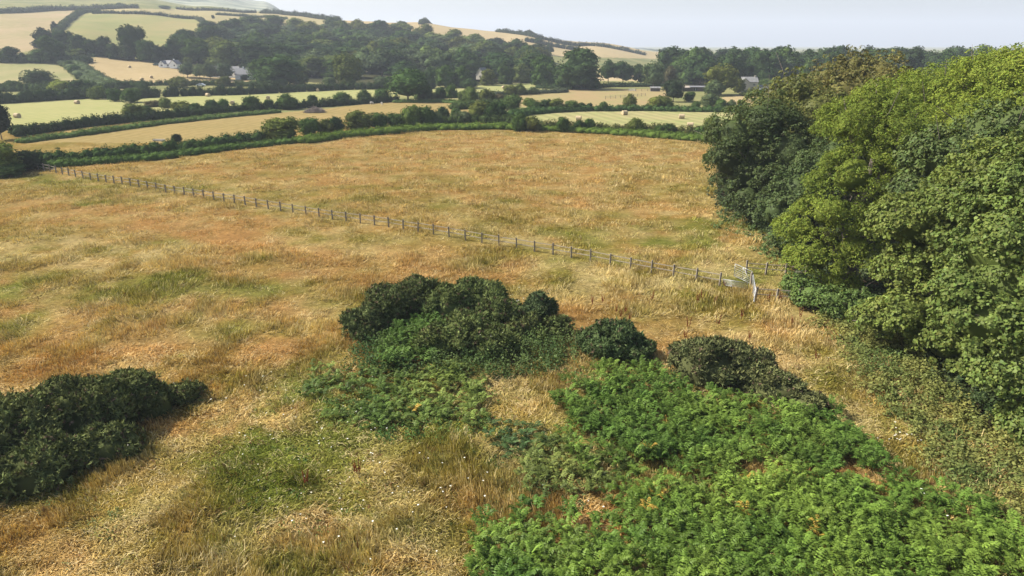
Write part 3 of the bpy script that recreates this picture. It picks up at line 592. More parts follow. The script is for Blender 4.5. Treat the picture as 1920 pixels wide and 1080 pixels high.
# individual hawthorns and trees along the hedges: px, base, width, height, tone, kind, label
HB = [
 (527, 262, 74, 40, 'olive', 'bush', 'big olive hawthorn, leftmost of the mid hedge row'),
 (580, 252, 44, 32, 'mid', 'bush', 'rounded hawthorn just right of the big olive one'),
 (610, 250, 36, 26, 'olive', 'bush', 'low hawthorn, third along the mid hedge from the left'),
 (630, 248, 34, 30, 'dark', 'bush', 'dark hawthorn, fourth along the mid hedge from the left'),
 (672, 244, 54, 36, 'olive', 'bush', 'broad hawthorn below the brushwood heap'),
 (708, 241, 42, 30, 'mid', 'bush', 'mid green hawthorn right of the broad one'),
 (742, 239, 36, 28, 'mid', 'bush', 'hawthorn left of the tallest pair in the mid hedge'),
 (772, 238, 50, 38, 'pale', 'bush', 'tall sunlit hawthorn in the middle of the mid hedge'),
 (800, 236, 36, 36, 'mid', 'bush', 'tall hawthorn leaning right of the sunlit one'),
 (820, 236, 26, 24, 'grey', 'bush', 'small greyish hawthorn right of the tallest pair'),
 (832, 224, 24, 24, 'dark', 'bush', 'dark rounded hawthorn set back behind the hedge gap'),
 (856, 221, 24, 18, 'mid', 'bush', 'small low hawthorn set back at the hedge gap'),
 (870, 229, 36, 20, 'grey', 'bush', 'grey low bush in the gap of the mid hedge'),
 (898, 225, 42, 34, 'olive', 'bush', 'olive hawthorn, left one of the dense dark cluster'),
 (928, 226, 48, 34, 'dark', 'bush', 'dark hawthorn, right one of the dense dark cluster'),
 (976, 246, 34, 32, 'mid', 'bush', 'green hawthorn where the bracken belt begins to bend'),
 (998, 246, 34, 28, 'olive', 'bush', 'olive bush touching the bent part of the bracken belt'),
 (1054, 247, 26, 28, 'mid', 'bush', 'cone shaped hawthorn left of the half hidden bale'),
 (1086, 247, 22, 22, 'dark', 'bush', 'small dark hawthorn in front of the half hidden bale'),
 (1107, 246, 24, 24, 'mid', 'bush', 'small hawthorn right of the half hidden bale'),
 (1190, 250, 36, 28, 'olive', 'bush', 'pointed hawthorn standing alone in the low scrub hedge'),
 (1236, 250, 22, 16, 'mid', 'bush', 'small bush left of the wind cut one in the scrub hedge'),
 (1256, 251, 28, 20, 'dark', 'bush', 'low dark wind cut bush before the nearest bale'),
 (1316, 254, 28, 18, 'mid', 'bush', 'low bush at the foot of the tall hawthorn by the wood'),
 (1334, 254, 36, 36, 'olive', 'bush', 'tall hawthorn close to the edge of the wood'),
 (993, 198, 28, 14, 'olive', 'bush', 'flat topped bush in the dry paddock corner'),
 (960, 206, 40, 28, 'mid', 'bush', 'broad bush at the left corner of the dry paddock'),
 (1002, 210, 28, 22, 'mid', 'bush', 'bush at the left of the row above the hay field'),
 (1022, 209, 26, 22, 'dark', 'bush', 'dark bush second in the row above the hay field'),
 (1043, 209, 34, 24, 'olive', 'bush', 'olive bush in the row above the hay field'),
 (1070, 208, 30, 20, 'mid', 'bush', 'mid green bush in the row above the hay field'),
 (1090, 207, 22, 14, 'dark', 'bush', 'low dark bush near the paddock gap'),
 (1105, 207, 14, 14, 'dark', 'bush', 'small round bush last before the paddock gap'),
 (1131, 208, 20, 18, 'mid', 'bush', 'small bush right of the paddock gap'),
 (1181, 203, 24, 26, 'olive', 'bush', 'upright lone bush in the low green hedge'),
 (1228, 206, 34, 24, 'yellow', 'bush', 'yellowish bush left of the dark paddock tree'),
 (1245, 206, 34, 26, 'olive', 'bush', 'olive bush under the dark paddock tree'),
 (1262, 191, 42, 40, 'black', 'round', 'dark round tree beside the paddock rails'),
 (1291, 190, 22, 18, 'mid', 'bush', 'small bush right of the dark paddock tree'),
 (1304, 204, 20, 14, 'mid', 'bush', 'small bush in the hedge below the sheds'),
 (1330, 200, 34, 24, 'grey', 'bush', 'grey green bush left of the small stubble plot'),
 (1352, 203, 22, 18, 'mid', 'bush', 'mid green bush below the small stubble plot'),
 (1371, 203, 18, 16, 'grey', 'bush', 'grey green bush left of the round one by the plot'),
 (1389, 203, 20, 16, 'mid', 'bush', 'round bush below the cream house plot'),
 (250, 222, 40, 28, 'olive', 'bush', 'ragged olive thorn at the end of the left hay field'),
 (275, 216, 28, 18, 'dark', 'bush', 'dark low thorn beside the ragged olive one'),
 (310, 202, 26, 18, 'pale', 'bush', 'pale green bush between the two left hay fields'),
 (288, 200, 30, 12, 'brown', 'bush', 'brownish scrub between the two left hay fields'),
 (344, 214, 40, 24, 'olive', 'bush', 'olive thorn in the long hedge, left of the round pair'),
 (370, 214, 34, 20, 'dark', 'bush', 'dark thorn just left of the round pair'),
 (397, 211, 26, 24, 'dark', 'bush', 'left one of the round pair in the long hedge'),
 (420, 210, 24, 24, 'mid', 'bush', 'right one of the round pair in the long hedge'),
 (472, 208, 34, 28, 'mid', 'bush', 'full rounded thorn right of the round pair'),
 (505, 207, 22, 20, 'dark', 'bush', 'small dark thorn below the second hay bale'),
 (540, 205, 38, 28, 'mid', 'bush', 'broad thorn left of the brushwood heap'),
 (587, 200, 22, 22, 'dark', 'bush', 'dark thorn directly behind the brushwood heap'),
 (641, 195, 30, 22, 'mid', 'bush', 'rounded thorn right of the brushwood heap'),
 (683, 191, 28, 22, 'mid', 'bush', 'leafy thorn near the grazing sheep'),
 (716, 190, 34, 24, 'mid', 'bush', 'thorn touching the left side of the lone oak'),
 (765, 190, 76, 56, 'mid', 'round', 'big spreading lone oak at the end of the long hedge'),
 (800, 188, 34, 26, 'mid', 'bush', 'bush at the right foot of the lone oak'),
 (826, 187, 26, 24, 'dark', 'bush', 'dark bush left of the small round topped tree'),
 (847, 189, 26, 30, 'mid', 'round', 'small round topped tree right of the lone oak'),
 (868, 192, 20, 22, 'pale', 'bush', 'slim pale bush right of the round topped tree'),
 (882, 195, 28, 32, 'pale', 'bush', 'tall pale bush left of the dense dark cluster'),
 (912, 196, 38, 28, 'olive', 'bush', 'broad olive bush above the dense dark cluster'),
 (936, 196, 24, 20, 'brown', 'bush', 'brownish thin bush right of the broad olive one'),
 (955, 178, 24, 18, 'olive', 'bush', 'olive bush beside the bale in the thin strip'),
 (975, 178, 24, 20, 'olive', 'bush', 'olive bush in the middle of the thin strip'),
 (1000, 177, 20, 14, 'grey', 'bush', 'grey low bush at the right of the thin strip'),
 (4, 262, 44, 72, 'black', 'round', 'tall dark tree cut by the edge beside the hay field'),
 (34, 252, 30, 18, 'dark', 'bush', 'low dark bush at the foot of the edge tree'),
 (0, 326, 84, 62, 'pale', 'bush', 'sunlit thorn bush by the start of the post fence'),
 (52, 318, 60, 38, 'black', 'bush', 'dark thorn bush by the first fence post'),
 (14, 330, 70, 24, 'mid', 'bush', 'low bramble mound below the sunlit thorn bush'),
 (75, 168, 58, 36, 'grey', 'round', 'domed grey tree standing before the left pasture'),
 (24, 170, 44, 18, 'dark', 'bush', 'dark scrub left of the domed grey tree'),
 (117, 176, 46, 26, 'yellow', 'bush', 'yellowish tree right of the domed grey one'),
 (152, 176, 40, 26, 'dark', 'bush', 'dark bush right of the yellowish tree'),
 (184, 186, 32, 24, 'pale', 'bush', 'pale bush at the end of the tangled hedge'),
 (216, 190, 28, 24, 'mid', 'bush', 'clipped looking round bush, left of the larger one'),
 (247, 192, 40, 26, 'mid', 'bush', 'large round bush at the corner of the hay field'),
 (228, 166, 20, 14, 'dark', 'bush', 'dark round bush by the corner of the stubble field'),
 (268, 168, 26, 16, 'dark', 'bush', 'dark bush along the road below the stubble field'),
 (338, 164, 36, 20, 'olive', 'bush', 'olive roadside bush below the row of round trees'),
 (420, 162, 28, 18, 'olive', 'bush', 'olive roadside bush near the farm buildings'),
 (130, 126, 14, 12, 'mid', 'bush', 'uppermost round bush on the green bank'),
 (140, 138, 20, 16, 'mid', 'bush', 'round bush half way down the green bank'),
 (150, 148, 18, 12, 'dark', 'bush', 'lowest round bush on the green bank'),
 (352, 145, 28, 26, 'grey', 'round', 'leftmost of the row of round trees by the cottage'),
 (375, 147, 26, 26, 'grey', 'round', 'second of the row of round trees by the cottage'),
 (395, 150, 30, 30, 'grey', 'round', 'third of the row of round trees by the cottage'),
 (422, 150, 34, 30, 'grey', 'round', 'fourth of the row of round trees by the farm'),
 (354, 124, 18, 16, 'pale', 'round', 'small pale tree behind the white cottage'),
 (396, 124, 16, 12, 'yellow', 'round', 'small yellowish tree behind the row of round trees'),
 (428, 120, 26, 16, 'pale', 'round', 'pale bushy tree above the farm buildings'),
 (458, 150, 14, 10, 'black', 'bush', 'small dark clipped bush beside the farm gable'),
 (486, 152, 40, 34, 'mid', 'round', 'leafy tree right of the farm buildings'),
 (527, 160, 92, 52, 'mid', 'full', 'huge spreading tree in front of the hillside wood'),
 (562, 160, 34, 26, 'olive', 'bush', 'olive bush at the foot of the huge spreading tree'),
 (655, 164, 52, 60, 'olive', 'round', 'domed olive tree at the front of the wood'),
 (653, 165, 30, 24, 'olive', 'bush', 'round thorn above the clipped dark hedge'),
 (718, 166, 32, 22, 'grey', 'bush', 'flat grey bush left of the lone oak top'),
 (620, 165, 26, 20, 'grey', 'bush', 'grey bush beside the hidden straw patch'),
 (806, 166, 30, 38, 'dark', 'full', 'dark upright tree behind the lone oak'),
 (836, 164, 44, 38, 'mid', 'full', 'rounded tree right of the dark upright one'),
 (868, 164, 34, 38, 'mid', 'full', 'tree with dense crown left of the hidden cottage roof'),
 (915, 160, 34, 28, 'olive', 'full', 'olive tree beside the hidden cottage roof'),
 (880, 166, 30, 18, 'dark', 'bush', 'dark bush before the hidden cottage roof'),
 (948, 158, 36, 40, 'mid', 'full', 'mid green tree over the bale of the thin strip'),
 (978, 156, 38, 34, 'pale', 'full', 'pale tree at the left of the paddock oaks'),
 (1020, 160, 50, 52, 'mid', 'full', 'green oak left of the giant paddock oak'),
 (1084, 167, 94, 72, 'dark', 'full', 'giant dark oak standing at the paddock edge'),
 (1050, 162, 14, 16, 'pale', 'bush', 'pale slim bush left of the giant paddock oak'),
 (1140, 155, 44, 40, 'dark', 'tree', 'first oak with visible trunk right of the giant one'),
 (1168, 156, 42, 38, 'dark', 'tree', 'second oak with visible trunk right of the giant one'),
 (1196, 156, 30, 34, 'dark', 'tree', 'slim oak behind the big grey willow'),
 (1224, 167, 44, 48, 'grey', 'round', 'big grey willow beside the paddock gate'),
 (1252, 165, 30, 38, 'brown', 'tree', 'thin brownish tree right of the grey willow'),
 (1350, 178, 66, 54, 'olive', 'round', 'broad olive tree left of the cream house'),
 (1338, 180, 36, 28, 'grey', 'bush', 'grey bush beneath the broad olive tree'),
 (1384, 174, 26, 26, 'olive', 'bush', 'olive shrub hiding the left corner of the cream house'),
 (1440, 168, 50, 20, 'mid', 'bush', 'green garden hedge bush right of the cream house'),
 (1412, 180, 44, 12, 'pale', 'bush', 'pale garden scrub below the cream house'),
 (332, 266, 20, 16, 'black', 'bush', 'small wind bent bush poking out of the bramble bank'),
]
for (px, b, w, h, t, k, lab) in HB:
    pplant(k, px, b, w * 1.12, h * 1.08, t, lab, 'bush' if k == 'bush' else 'tree', 'bushes along the valley hedges' if k == 'bush' else 'standing trees of the valley')
# trees of the belt under the domed pasture
BELT = [(20, 116, 36, 26), (45, 116, 26, 16), (72, 116, 40, 22), (85, 92, 36, 36), (104, 60, 18, 18), (120, 50, 12, 8), (100, 116, 52, 44), (108, 90, 30, 26), (125, 97, 34, 36), (150, 103, 40, 34), (172, 104, 34, 28), (197, 106, 32, 34), (218, 110, 32, 26), (240, 112, 30, 30), (252, 112, 48, 58), (276, 115, 34, 36), (300, 118, 30, 30), (322, 116, 34, 38), (345, 112, 30, 26), (365, 106, 30, 26), (155, 25, 14, 9), (150, 106, 26, 14)]
wds = ['low', 'small', 'grey', 'heavy', 'slender hilltop', 'tiny', 'tall rounded', 'middle', 'dense', 'broad', 'sunlit', 'pointed', 'shaded', 'leaning', 'tallest double crowned', 'plain', 'narrow', 'round headed', 'last dark', 'pale sided', 'highest little', 'short bushy']
for i, (px, b, w, h) in enumerate(BELT):
    t = ['dark', 'dark', 'mid', 'black', 'black', 'dark', 'mid', 'grey', 'dark', 'dark', 'dark', 'black', 'dark', 'grey', 'dark', 'mid', 'black', 'dark', 'black', 'mid', 'dark', 'pale'][i]
    lm = 'above the left pasture' if px < 110 else 'below the domed pasture' if px < 235 else 'behind the stubble field' if px < 310 else 'above the white cottage'
    pplant('full' if w > 15 else 'bush', px, b, w * 1.15, h * 1.1, t, f'{wds[i]} {TWORD[t]} tree in the belt {lm}', 'tree', 'tree belt along the foot of the hill', 'broadleaf_tree')
SK = [(689, 39, 16, 6, 'larger lone bush on the skyline of the ridge'), (711, 41, 12, 5, 'smaller lone bush on the skyline of the ridge'), (757, 45, 14, 5, 'wind cut bush on the skyline'), (786, 46, 5, 4, 'tiny bush on the skyline'),
      (400, 35, 7, 7, 'lone thorn on the straw hill, leftmost of three'), (444, 40, 7, 5, 'lone thorn on the straw hill, middle of three'), (474, 39, 6, 5, 'lone thorn on the straw hill, rightmost of three'),
      (634, 44, 12, 12, 'dark tree where the skyline hedge ends'), (1041, 73, 6, 5, 'small bush on the upper ridge hedge'), (1167, 90, 5, 4, 'tiny bush near the end of the ridge'), (1010, 84, 20, 14, 'tree cluster at the top of the lower ridge hedge'),
      (225, 12, 16, 7, 'faint bush on the hill track skyline'), (310, 17, 24, 7, 'row of bushes on the upper slope'), (1245, 101, 20, 12, 'pine like tree at the end of the ridge'), (1262, 102, 16, 9, 'second pine like tree at the end of the ridge'), (1285, 103, 20, 8, 'low tree right of the ridge end'), (1030, 102, 22, 20, 'tree in front of the ridge stubble')]
for (px, b, w, h, lab) in SK: pplant('bush' if h < 8 else 'tree', px, b, w, h, 'dark', lab, 'tree', 'lone trees and bushes of the ridge')

# the hillside wood and the far wood
def wood(poly, spacing, hr, wr, labeler, grp, ymin, ymax, tones, cap, seed):
    rg = random.Random(seed); pts = []
    tries = 0
    xs = [p[0] for p in poly]; xmin = min((x - 960) / F for x in xs) * ymax - 20; xmax = max((x - 960) / F for x in xs) * ymax + 20
    n = 0
    while tries < 60000 and len(pts) < cap:
        tries += 1
        y = rg.uniform(ymin, ymax); x = rg.uniform(xmin, xmax); z = float(hz(x, y))
        px, py = project(x, y, z)
        if not inpoly(np.array([px]), np.array([py]), poly)[0]: continue
        if any((x - a) ** 2 + (y - b) ** 2 < spacing ** 2 for a, b in pts): continue
        pts.append((x, y))
        t = rg.choice(tones); h = rg.uniform(*hr); w = rg.uniform(*wr)
        plant(rg.choice(['full', 'full', 'full', 'tree']), (x, y, z), w, h, t, labeler(px, py, t, h, w, hr, y), 'tree', grp, 'broadleaf_tree')
    print('wood', grp, len(pts))
def sizeword(h, w, hr):
    f = (h - hr[0]) / (hr[1] - hr[0]); return 'small' if f < .25 else 'middling' if f < .5 else 'large' if f < .78 else 'towering'
def lab1(px, py, t, h, w, hr, y):
    row = 'top' if py < 68 else 'upper part' if py < 92 else 'lower part' if py < 122 else 'foot'
    bits = [(430, 'above the cottage'), (520, 'above the farm roofs'), (600, 'behind the huge spreading tree'), (680, 'behind the domed olive tree'), (770, 'behind the lone oak'), (850, 'right of the lone oak'), (930, 'above the hidden cottage'), (9999, 'towards the paddock oaks')]
    b = next(s for k, s in bits if px < k)
    return f'{sizeword(h, w, hr)} {TWORD[t]} tree, {row} of the hillside wood, {b}'.replace('very dark', 'blackish').replace('behind the huge spreading tree', 'behind the spreading tree')
wood([(392, 68), (480, 62), (560, 64), (640, 66), (700, 66), (760, 70), (850, 88), (930, 102), (1010, 112), (1010, 158), (900, 160), (740, 164), (640, 158), (500, 150), (470, 136), (400, 120), (330, 116), (345, 96)], 17.5, (10, 18), (21, 30), lab1, 'trees of the hillside wood', 400, 860,
     ['dark', 'dark', 'dark', 'mid', 'mid', 'grey', 'black', 'olive', 'pale'], 190, 5)
def lab2(px, py, t, h, w, hr, y):
    row = 'front row' if y < 440 else 'second row' if y < 500 else 'back row'
    bits = [(1080, 'behind the giant paddock oak'), (1160, 'over the stubble gap'), (1240, 'behind the grey willow'), (1320, 'behind the low sheds'), (1400, 'behind the cream house'), (1500, 'right of the cream house'), (1620, 'behind the ash crowns'), (9999, 'over the sycamore crowns')]
    b = next(s for k, s in bits if px < k)
    return f'{sizeword(h, w, hr)} {TWORD[t]} tree, {row} of the far wood, {b}'
wood([(1000, 118), (1240, 118), (1240, 150), (1290, 164), (2050, 150), (2050, 112), (1270, 112)], 13, (16.5, 20.8), (19, 25), lab2, 'trees of the far wood', 372, 520,
     ['dark', 'dark', 'black', 'mid', 'dark'], 75, 9)
for (px, b, w, h, t, lab) in [(1300, 158, 50, 62, 'mid', 'front oak of the far wood left of the cream house'), (1470, 160, 44, 50, 'grey', 'grey ivy clad tree in front of the far wood'), (1510, 165, 40, 52, 'mid', 'tall tree behind the olive ash tops'), (1420, 150, 50, 48, 'dark', 'dark tree directly behind the cream house'), (1560, 165, 60, 70, 'dark', 'dark far tree behind the tallest ash tops'), (1630, 165, 60, 72, 'dark', 'far tree rising behind the yellow green crowns'), (1700, 165, 60, 72, 'black', 'far black green tree on the skyline over the crowns'), (1770, 165, 60, 70, 'dark', 'rightmost far tree visible over the crowns')]:
    pplant('full', px, b, w, h, t, lab, 'tree', 'trees of the far wood')

# ------------------------------------------------------------------ near trees of the right hand wood
def big_tree(name, label, base, lobes, tone, leaf, asp, rc, nclump, nleaf, seed, mat=M_leaf, th=.35, limbs=True, droop=0., up=.35, tonevar=.5, flat=.7, coreK=.62):
    """base = picture point of the trunk foot; lobes = (px, py, distance, radius, height ratio)"""
    rg = np.random.default_rng(seed); bx = base; o = empty(name, bx)
    Ls = []
    for (px, py, Y, r, hr) in lobes:
        x, y, z = G(px, py, Y); Ls.append((x - bx[0], y - bx[1], max(z - bx[2], r * hr * .6), r, r, r * hr))
    sub = []
    for l in Ls:      # each lobe breaks up into smaller boughs
        for k in range(11):
            d = unit(rg.normal(size=3)); d[2] = abs(d[2]) * 1.0 - .3; rr = l[3] * rg.uniform(.28, .46)
            sub.append((l[0] + d[0] * l[3] * .8, l[1] + d[1] * l[4] * .8, max(l[2] + d[2] * l[5] * .8, rr * .6), rr, rr, rr * rg.uniform(.55, .85)))
    tc = np.array(tone)
    allL = Ls + sub
    def tn(p):
        n = fbm(p[:, 0] + p[:, 2], p[:, 1] - p[:, 2] * .7, 3.2, seed, 3); return tc * (1 + (n - .5)[:, None] * np.array([1.1, .9, .6]) * tonevar * 1.4)
    gz = lambda x, y: hz(x + bx[0], y + bx[1]) - bx[2]
    V, Fq, c = cloud(allL, nclump, nleaf, rc, leaf, rg, gz, upper=-.55, asp=asp, tone=tn, sink=.3, droop=droop, up=up, flat=flat, nbase=len(Ls))
    co = core(Ls, coreK, tc * .9, 12, 8, .12, rg)
    V, Fq, c = cat_((V, Fq, c), co)
    link('crown', nmesh('crown', V, Fq, mat, c), o)
    mb = MB(); H = max(l[2] for l in Ls)
    mb.tube([(0, 0, -.3), (.1, 0, H * .15), (-.1, .1, H * .4), (0, 0, H * .75)], [th * 1.25, th, th * .75, th * .35], 12)
    for i, l in enumerate(Ls):
        z0 = min(H * .6, l[2] * .45); a = Vector((0, 0, z0)); b = Vector(l[:3]); m = a.lerp(b, .5) + Vector((0, 0, .4))
        mb.tube([a, m, b, b + (b - m) * .6], [th * .45, th * .3, th * .16, th * .06], 7)
        for k in range(4):
            e = b + Vector(rg.normal(size=3)) * l[3] * .55; mb.tube([m.lerp(b, .5), m.lerp(e, .6), e], [th * .15, th * .1, th * .03], 5)
    mb.build('trunk', M_bark, o, True)
    tag(o, label, 'tree', 'trees of the near wood')
    return o
def base_at(px, Y):
    x = G(px, 500, Y)[0]; return (x, Y, float(hz(x, Y)))
SYC = (.108, .145, .036); SYC2 = (.116, .148, .035); ASH = (.145, .185, .034); DK = (.062, .085, .030); OLV = (.120, .130, .036); YG = (.155, .198, .033)
big_tree('sycamore_tree', 'nearest large leaved sycamore hanging over the nettles', base_at(1990, 38),
  [(1900, 470, 37, 3.6, .9), (1990, 380, 38, 4.0, .9), (1860, 600, 35, 2.6, .8), (1945, 690, 33, 2.8, .9), (1890, 540, 36, 3.0, .9), (2060, 560, 36, 4.0, 1), (1990, 640, 35, 3, 1), (1960, 800, 31, 1.9, .9)],
  SYC, .105, .8, .40, 4600, 26, 21, th=.4, droop=.15)
big_tree('sycamore_tree', 'tall sycamore with rounded leafy boughs behind the nearest one', base_at(1840, 45),
  [(1800, 400, 45, 3.2, .9), (1740, 500, 45, 2.8, .9), (1710, 420, 46, 2.6, .85), (1880, 340, 46, 3.4, .9), (1800, 530, 43, 2.8, .9), (1700, 590, 43, 2.0, .8), (1780, 640, 41, 2.2, .8), (1880, 420, 43, 3.2, .9), (1650, 600, 44, 1.6, .7), (1850, 690, 39, 1.9, .8)],
  SYC2, .105, .8, .40, 5000, 26, 22, th=.4, droop=.15)
big_tree('sycamore_tree', 'dark blue green sycamore between the ash and the tall sycamore', base_at(1760, 52),
  [(1780, 300, 52, 3.0, .9), (1850, 270, 52, 3.2, .9), (1920, 250, 51, 3.4, .9), (1740, 370, 51, 2.6, .9)],
  (.084, .115, .036), .12, .8, .42, 1500, 22, 23, th=.35)
big_tree('ash_tree', 'feathery light green ash with bare limbs beside the gates', base_at(1600, 56),
  [(1600, 330, 57, 3.0, .9), (1560, 400, 56, 2.6, .9), (1660, 300, 58, 3.0, .9), (1530, 480, 55, 2.3, 1), (1600, 470, 55, 2.4, 1), (1560, 545, 54, 1.9, .9), (1500, 430, 57, 2.0, .9), (1660, 400, 56, 2.4, .9), (1700, 250, 58, 2.8, .9), (1590, 230, 60, 2.4, .9), (1640, 200, 61, 2.4, .9)],
  ASH, .095, .45, .42, 4000, 30, 24, mat=M_ash, th=.42, droop=.5, flat=.5, coreK=.5)
big_tree('ash_tree', 'wide yellow green ash crown rising behind the light ash', base_at(1740, 72),
  [(1680, 200, 73, 3.8, .8), (1740, 180, 76, 4.0, .8), (1620, 240, 70, 3.0, .8), (1800, 200, 70, 3.8, .8), (1850, 152, 76, 4.2, .75), (1720, 250, 67, 3.2, .8), (1780, 170, 78, 3.6, .8)],
  YG, .12, .5, .55, 3400, 24, 25, mat=M_ash, th=.45, droop=.5, flat=.5)
big_tree('ash_tree', 'tallest yellow green ash filling the upper corner', base_at(1920, 66),
  [(1890, 155, 66, 4.0, .8), (1955, 152, 64, 4.2, .8), (1870, 225, 62, 3.2, .8), (1930, 220, 60, 3.6, .8), (1810, 240, 60, 2.8, .8), (2030, 200, 62, 4.2, .9)],
  (.155, .195, .034), .12, .5, .55, 3200, 24, 26, mat=M_ash, th=.45, droop=.5, flat=.5)
big_tree('broadleaf_tree', 'dark evergreen looking tree at the corner of the golden field', base_at(1420, 84),
  [(1400, 330, 84, 3.6, 1), (1380, 260, 85, 3.6, 1), (1430, 240, 86, 4.2, 1), (1450, 330, 82, 3.8, 1), (1370, 300, 84, 2.8, 1), (1400, 375, 80, 2.6, .9), (1480, 290, 82, 3.8, 1), (1430, 390, 78, 2.2, .8)],
  DK, .13, .65, .5, 3200, 20, 27, th=.4)
big_tree('broadleaf_tree', 'olive brown topped tree behind the dark corner tree', base_at(1490, 92),
  [(1440, 210, 94, 3.6, 1), (1490, 185, 96, 3.8, 1), (1530, 215, 92, 4.0, 1), (1410, 245, 92, 2.8, 1), (1500, 250, 88, 3.8, 1), (1540, 280, 85, 3.4, 1)],
  OLV, .16, .6, .5, 2100, 18, 28, th=.4)
big_tree('broadleaf_tree', 'bronze tinged tree with pointed tops in front of the far wood', base_at(1600, 105),
  [(1550, 160, 106, 3.2, 1.2), (1600, 140, 108, 3.0, 1.3), (1650, 150, 106, 3.6, 1.1), (1580, 190, 100, 4.2, 1), (1640, 190, 98, 4.2, 1), (1520, 180, 104, 2.8, 1.1)],
  (.145, .135, .042), .18, .6, .55, 2000, 18, 29, th=.4)
big_tree('broadleaf_tree', 'leafy dark understorey tree between the corner tree and the ash', base_at(1500, 68),
  [(1460, 400, 70, 2.2, 1), (1500, 360, 70, 2.8, 1), (1540, 330, 72, 3.0, 1), (1470, 450, 66, 1.7, .9), (1570, 300, 74, 3, 1)],
  (.07, .10, .035), .13, .6, .42, 1500, 20, 30, th=.3)
big_tree('elder_bush', 'leafy elder bush below the ash beside the lower rails', base_at(1540, 51),
  [(1520, 560, 51.5, 1.3, 1), (1560, 575, 50, 1.4, 1), (1610, 590, 49, 1.5, .9), (1490, 535, 53.5, 1.0, 1)],
  (.10, .15, .04), .10, .6, .3, 700, 20, 31, th=.12)

# ------------------------------------------------------------------ gorse bushes
def gorse(label, lobes, seed, tone=(.074, .086, .031), dens=62, name='gorse_bush', cat='bush', spine=.135, mat=M_gorse, group='gorse bushes of the near meadow', wid=.022):
    """lobes: (px, py of ground centre, radius m, height m)"""
    rg = np.random.default_rng(seed); b = P(lobes[0][0], lobes[0][1]); Ls = []
    for (px, py, r, h) in lobes:
        x, y, z = P(px, py); Ls.append((x - b[0], y - b[1], z - b[2] + h * .22, r, r * .92, h * .78))
    base = list(Ls)
    for l in list(Ls):
        for k in range(int(9 + l[3] * 5)):
            a = rg.uniform(0, 6.28); el = rg.uniform(.12, 1.4); rr = min(l[3], l[5]) * rg.uniform(.24, .5)
            Ls.append((l[0] + math.cos(a) * math.cos(el) * l[3] * .9, l[1] + math.sin(a) * math.cos(el) * l[4] * .9, l[2] + math.sin(el) * l[5] * .88, rr, rr, rr * .85))
    La = np.array(Ls); A = La[:, 3] ** 2 + La[:, 3] * La[:, 5]; A[:len(base)] *= .25
    n = int(sum(3.2 * l[3] * l[4] + 3 * l[3] * l[5] for l in base) * dens * 1.6)
    li = rg.choice(len(La), n, p=A / A.sum()); d = unit(rg.normal(size=(n, 3))); d[:, 2] = np.abs(d[:, 2]) * 1.05 - .3; d = unit(d)
    rz_ = rg.uniform(-.1, .06, n); st_ = rg.uniform(size=n) < .1; rz_[st_] = rg.uniform(.05, .3, st_.sum())
    p = La[li, :3] + d * La[li, 3:6] * (1 + rz_)[:, None]
    keep = np.ones(n, bool)
    for k, l in enumerate(Ls):
        e = ((p - np.array(l[:3])) / np.array(l[3:6])); keep &= ~(((e ** 2).sum(1) < .7) & (li != k))
    keep &= p[:, 2] + b[2] > hz(p[:, 0] + b[0], p[:, 1] + b[1]) + .02
    p = p[keep]; d = d[keep]; n = len(p)
    tc = np.array(tone) * 1.3 * rg.uniform(.75, 1.25, len(Ls))[li][keep][:, None] * (1 + (fbm(p[:, 0] + p[:, 2], p[:, 1], .7, seed) - .5)[:, None] * np.array([1.2, .9, 1.0])) * rg.uniform(.6, 1.55, (n, 1))
    dead = rg.uniform(size=n) < .05; tc[dead] = (.12, .085, .055)
    m = 6; ci = np.repeat(np.arange(n), m)
    ax = unit(d[ci] * .45 + np.array([0, 0, .35]) + rg.normal(size=(len(ci), 3)) * .8)
    s = spine * rg.uniform(.5, 1.3, len(ci)); w = s * .28
    sd_ = unit(np.cross(ax, d[ci] + np.array([0, 0, .3]) + rg.normal(size=(len(ci), 3)) * .45))
    c = p[ci] + ax * (s * .5)[:, None] + rg.normal(size=(len(ci), 3)) * .03
    V, Fq = quads_from_axes(c, ax, sd_, s, w)
    col = np.repeat(tc[ci] * rg.uniform(.8, 1.25, (len(ci), 1)), 4, 0)
    co = core(Ls, .84, np.array(tone) * .9, 12, 7, .1, rg)
    V, Fq, col = cat_((V, Fq, col), co)
    o = empty(name, b); link('foliage', nmesh('foliage', V, Fq, mat, col), o)
    mb = MB()
    for k in range(5):
        a = k * 1.3; mb.tube([(0, 0, -.1), (.3 * math.cos(a), .3 * math.sin(a), .4), (.8 * math.cos(a), .8 * math.sin(a), .9)], [.06, .045, .02], 6)
    mb.build('stem', M_bark, o, True); tag(o, label, cat, group)
    return o
gorse('broad dark gorse thicket spreading out of the left edge', [(150, 810, 2.6, 2.7), (30, 850, 2.7, 2.5), (235, 775, 2.0, 2.2), (70, 900, 2.0, 1.5), (285, 772, 1.3, 1.5), (205, 850, 1.8, 1.4), (-80, 880, 3.0, 2.5), (110, 875, 1.7, 1.6), (-10, 920, 1.8, 1.3)], 51)
gorse('small gorse spur at the right tip of the left thicket', [(345, 748, 1.05, .9), (310, 752, .9, .9)], 52)
gorse('tallest gorse at the back left of the central mound', [(745, 600, 2.5, 2.5), (690, 628, 1.7, 2.0), (790, 580, 1.9, 2.3)], 53, (.060, .074, .028))
gorse('domed gorse at the back right of the central mound', [(890, 592, 2.4, 2.4), (840, 600, 2.0, 2.3), (935, 608, 1.6, 1.8)], 54, (.074, .094, .032))
gorse('lower gorse at the front of the central mound', [(870, 640, 2.4, 1.6), (820, 655, 1.7, 1.3), (925, 655, 1.8, 1.4)], 55, (.078, .096, .032))
gorse('small upright gorse knob right of the central mound', [(1012, 592, 1.15, 1.9), (1000, 605, 1.0, 1.3)], 56, (.050, .070, .030))
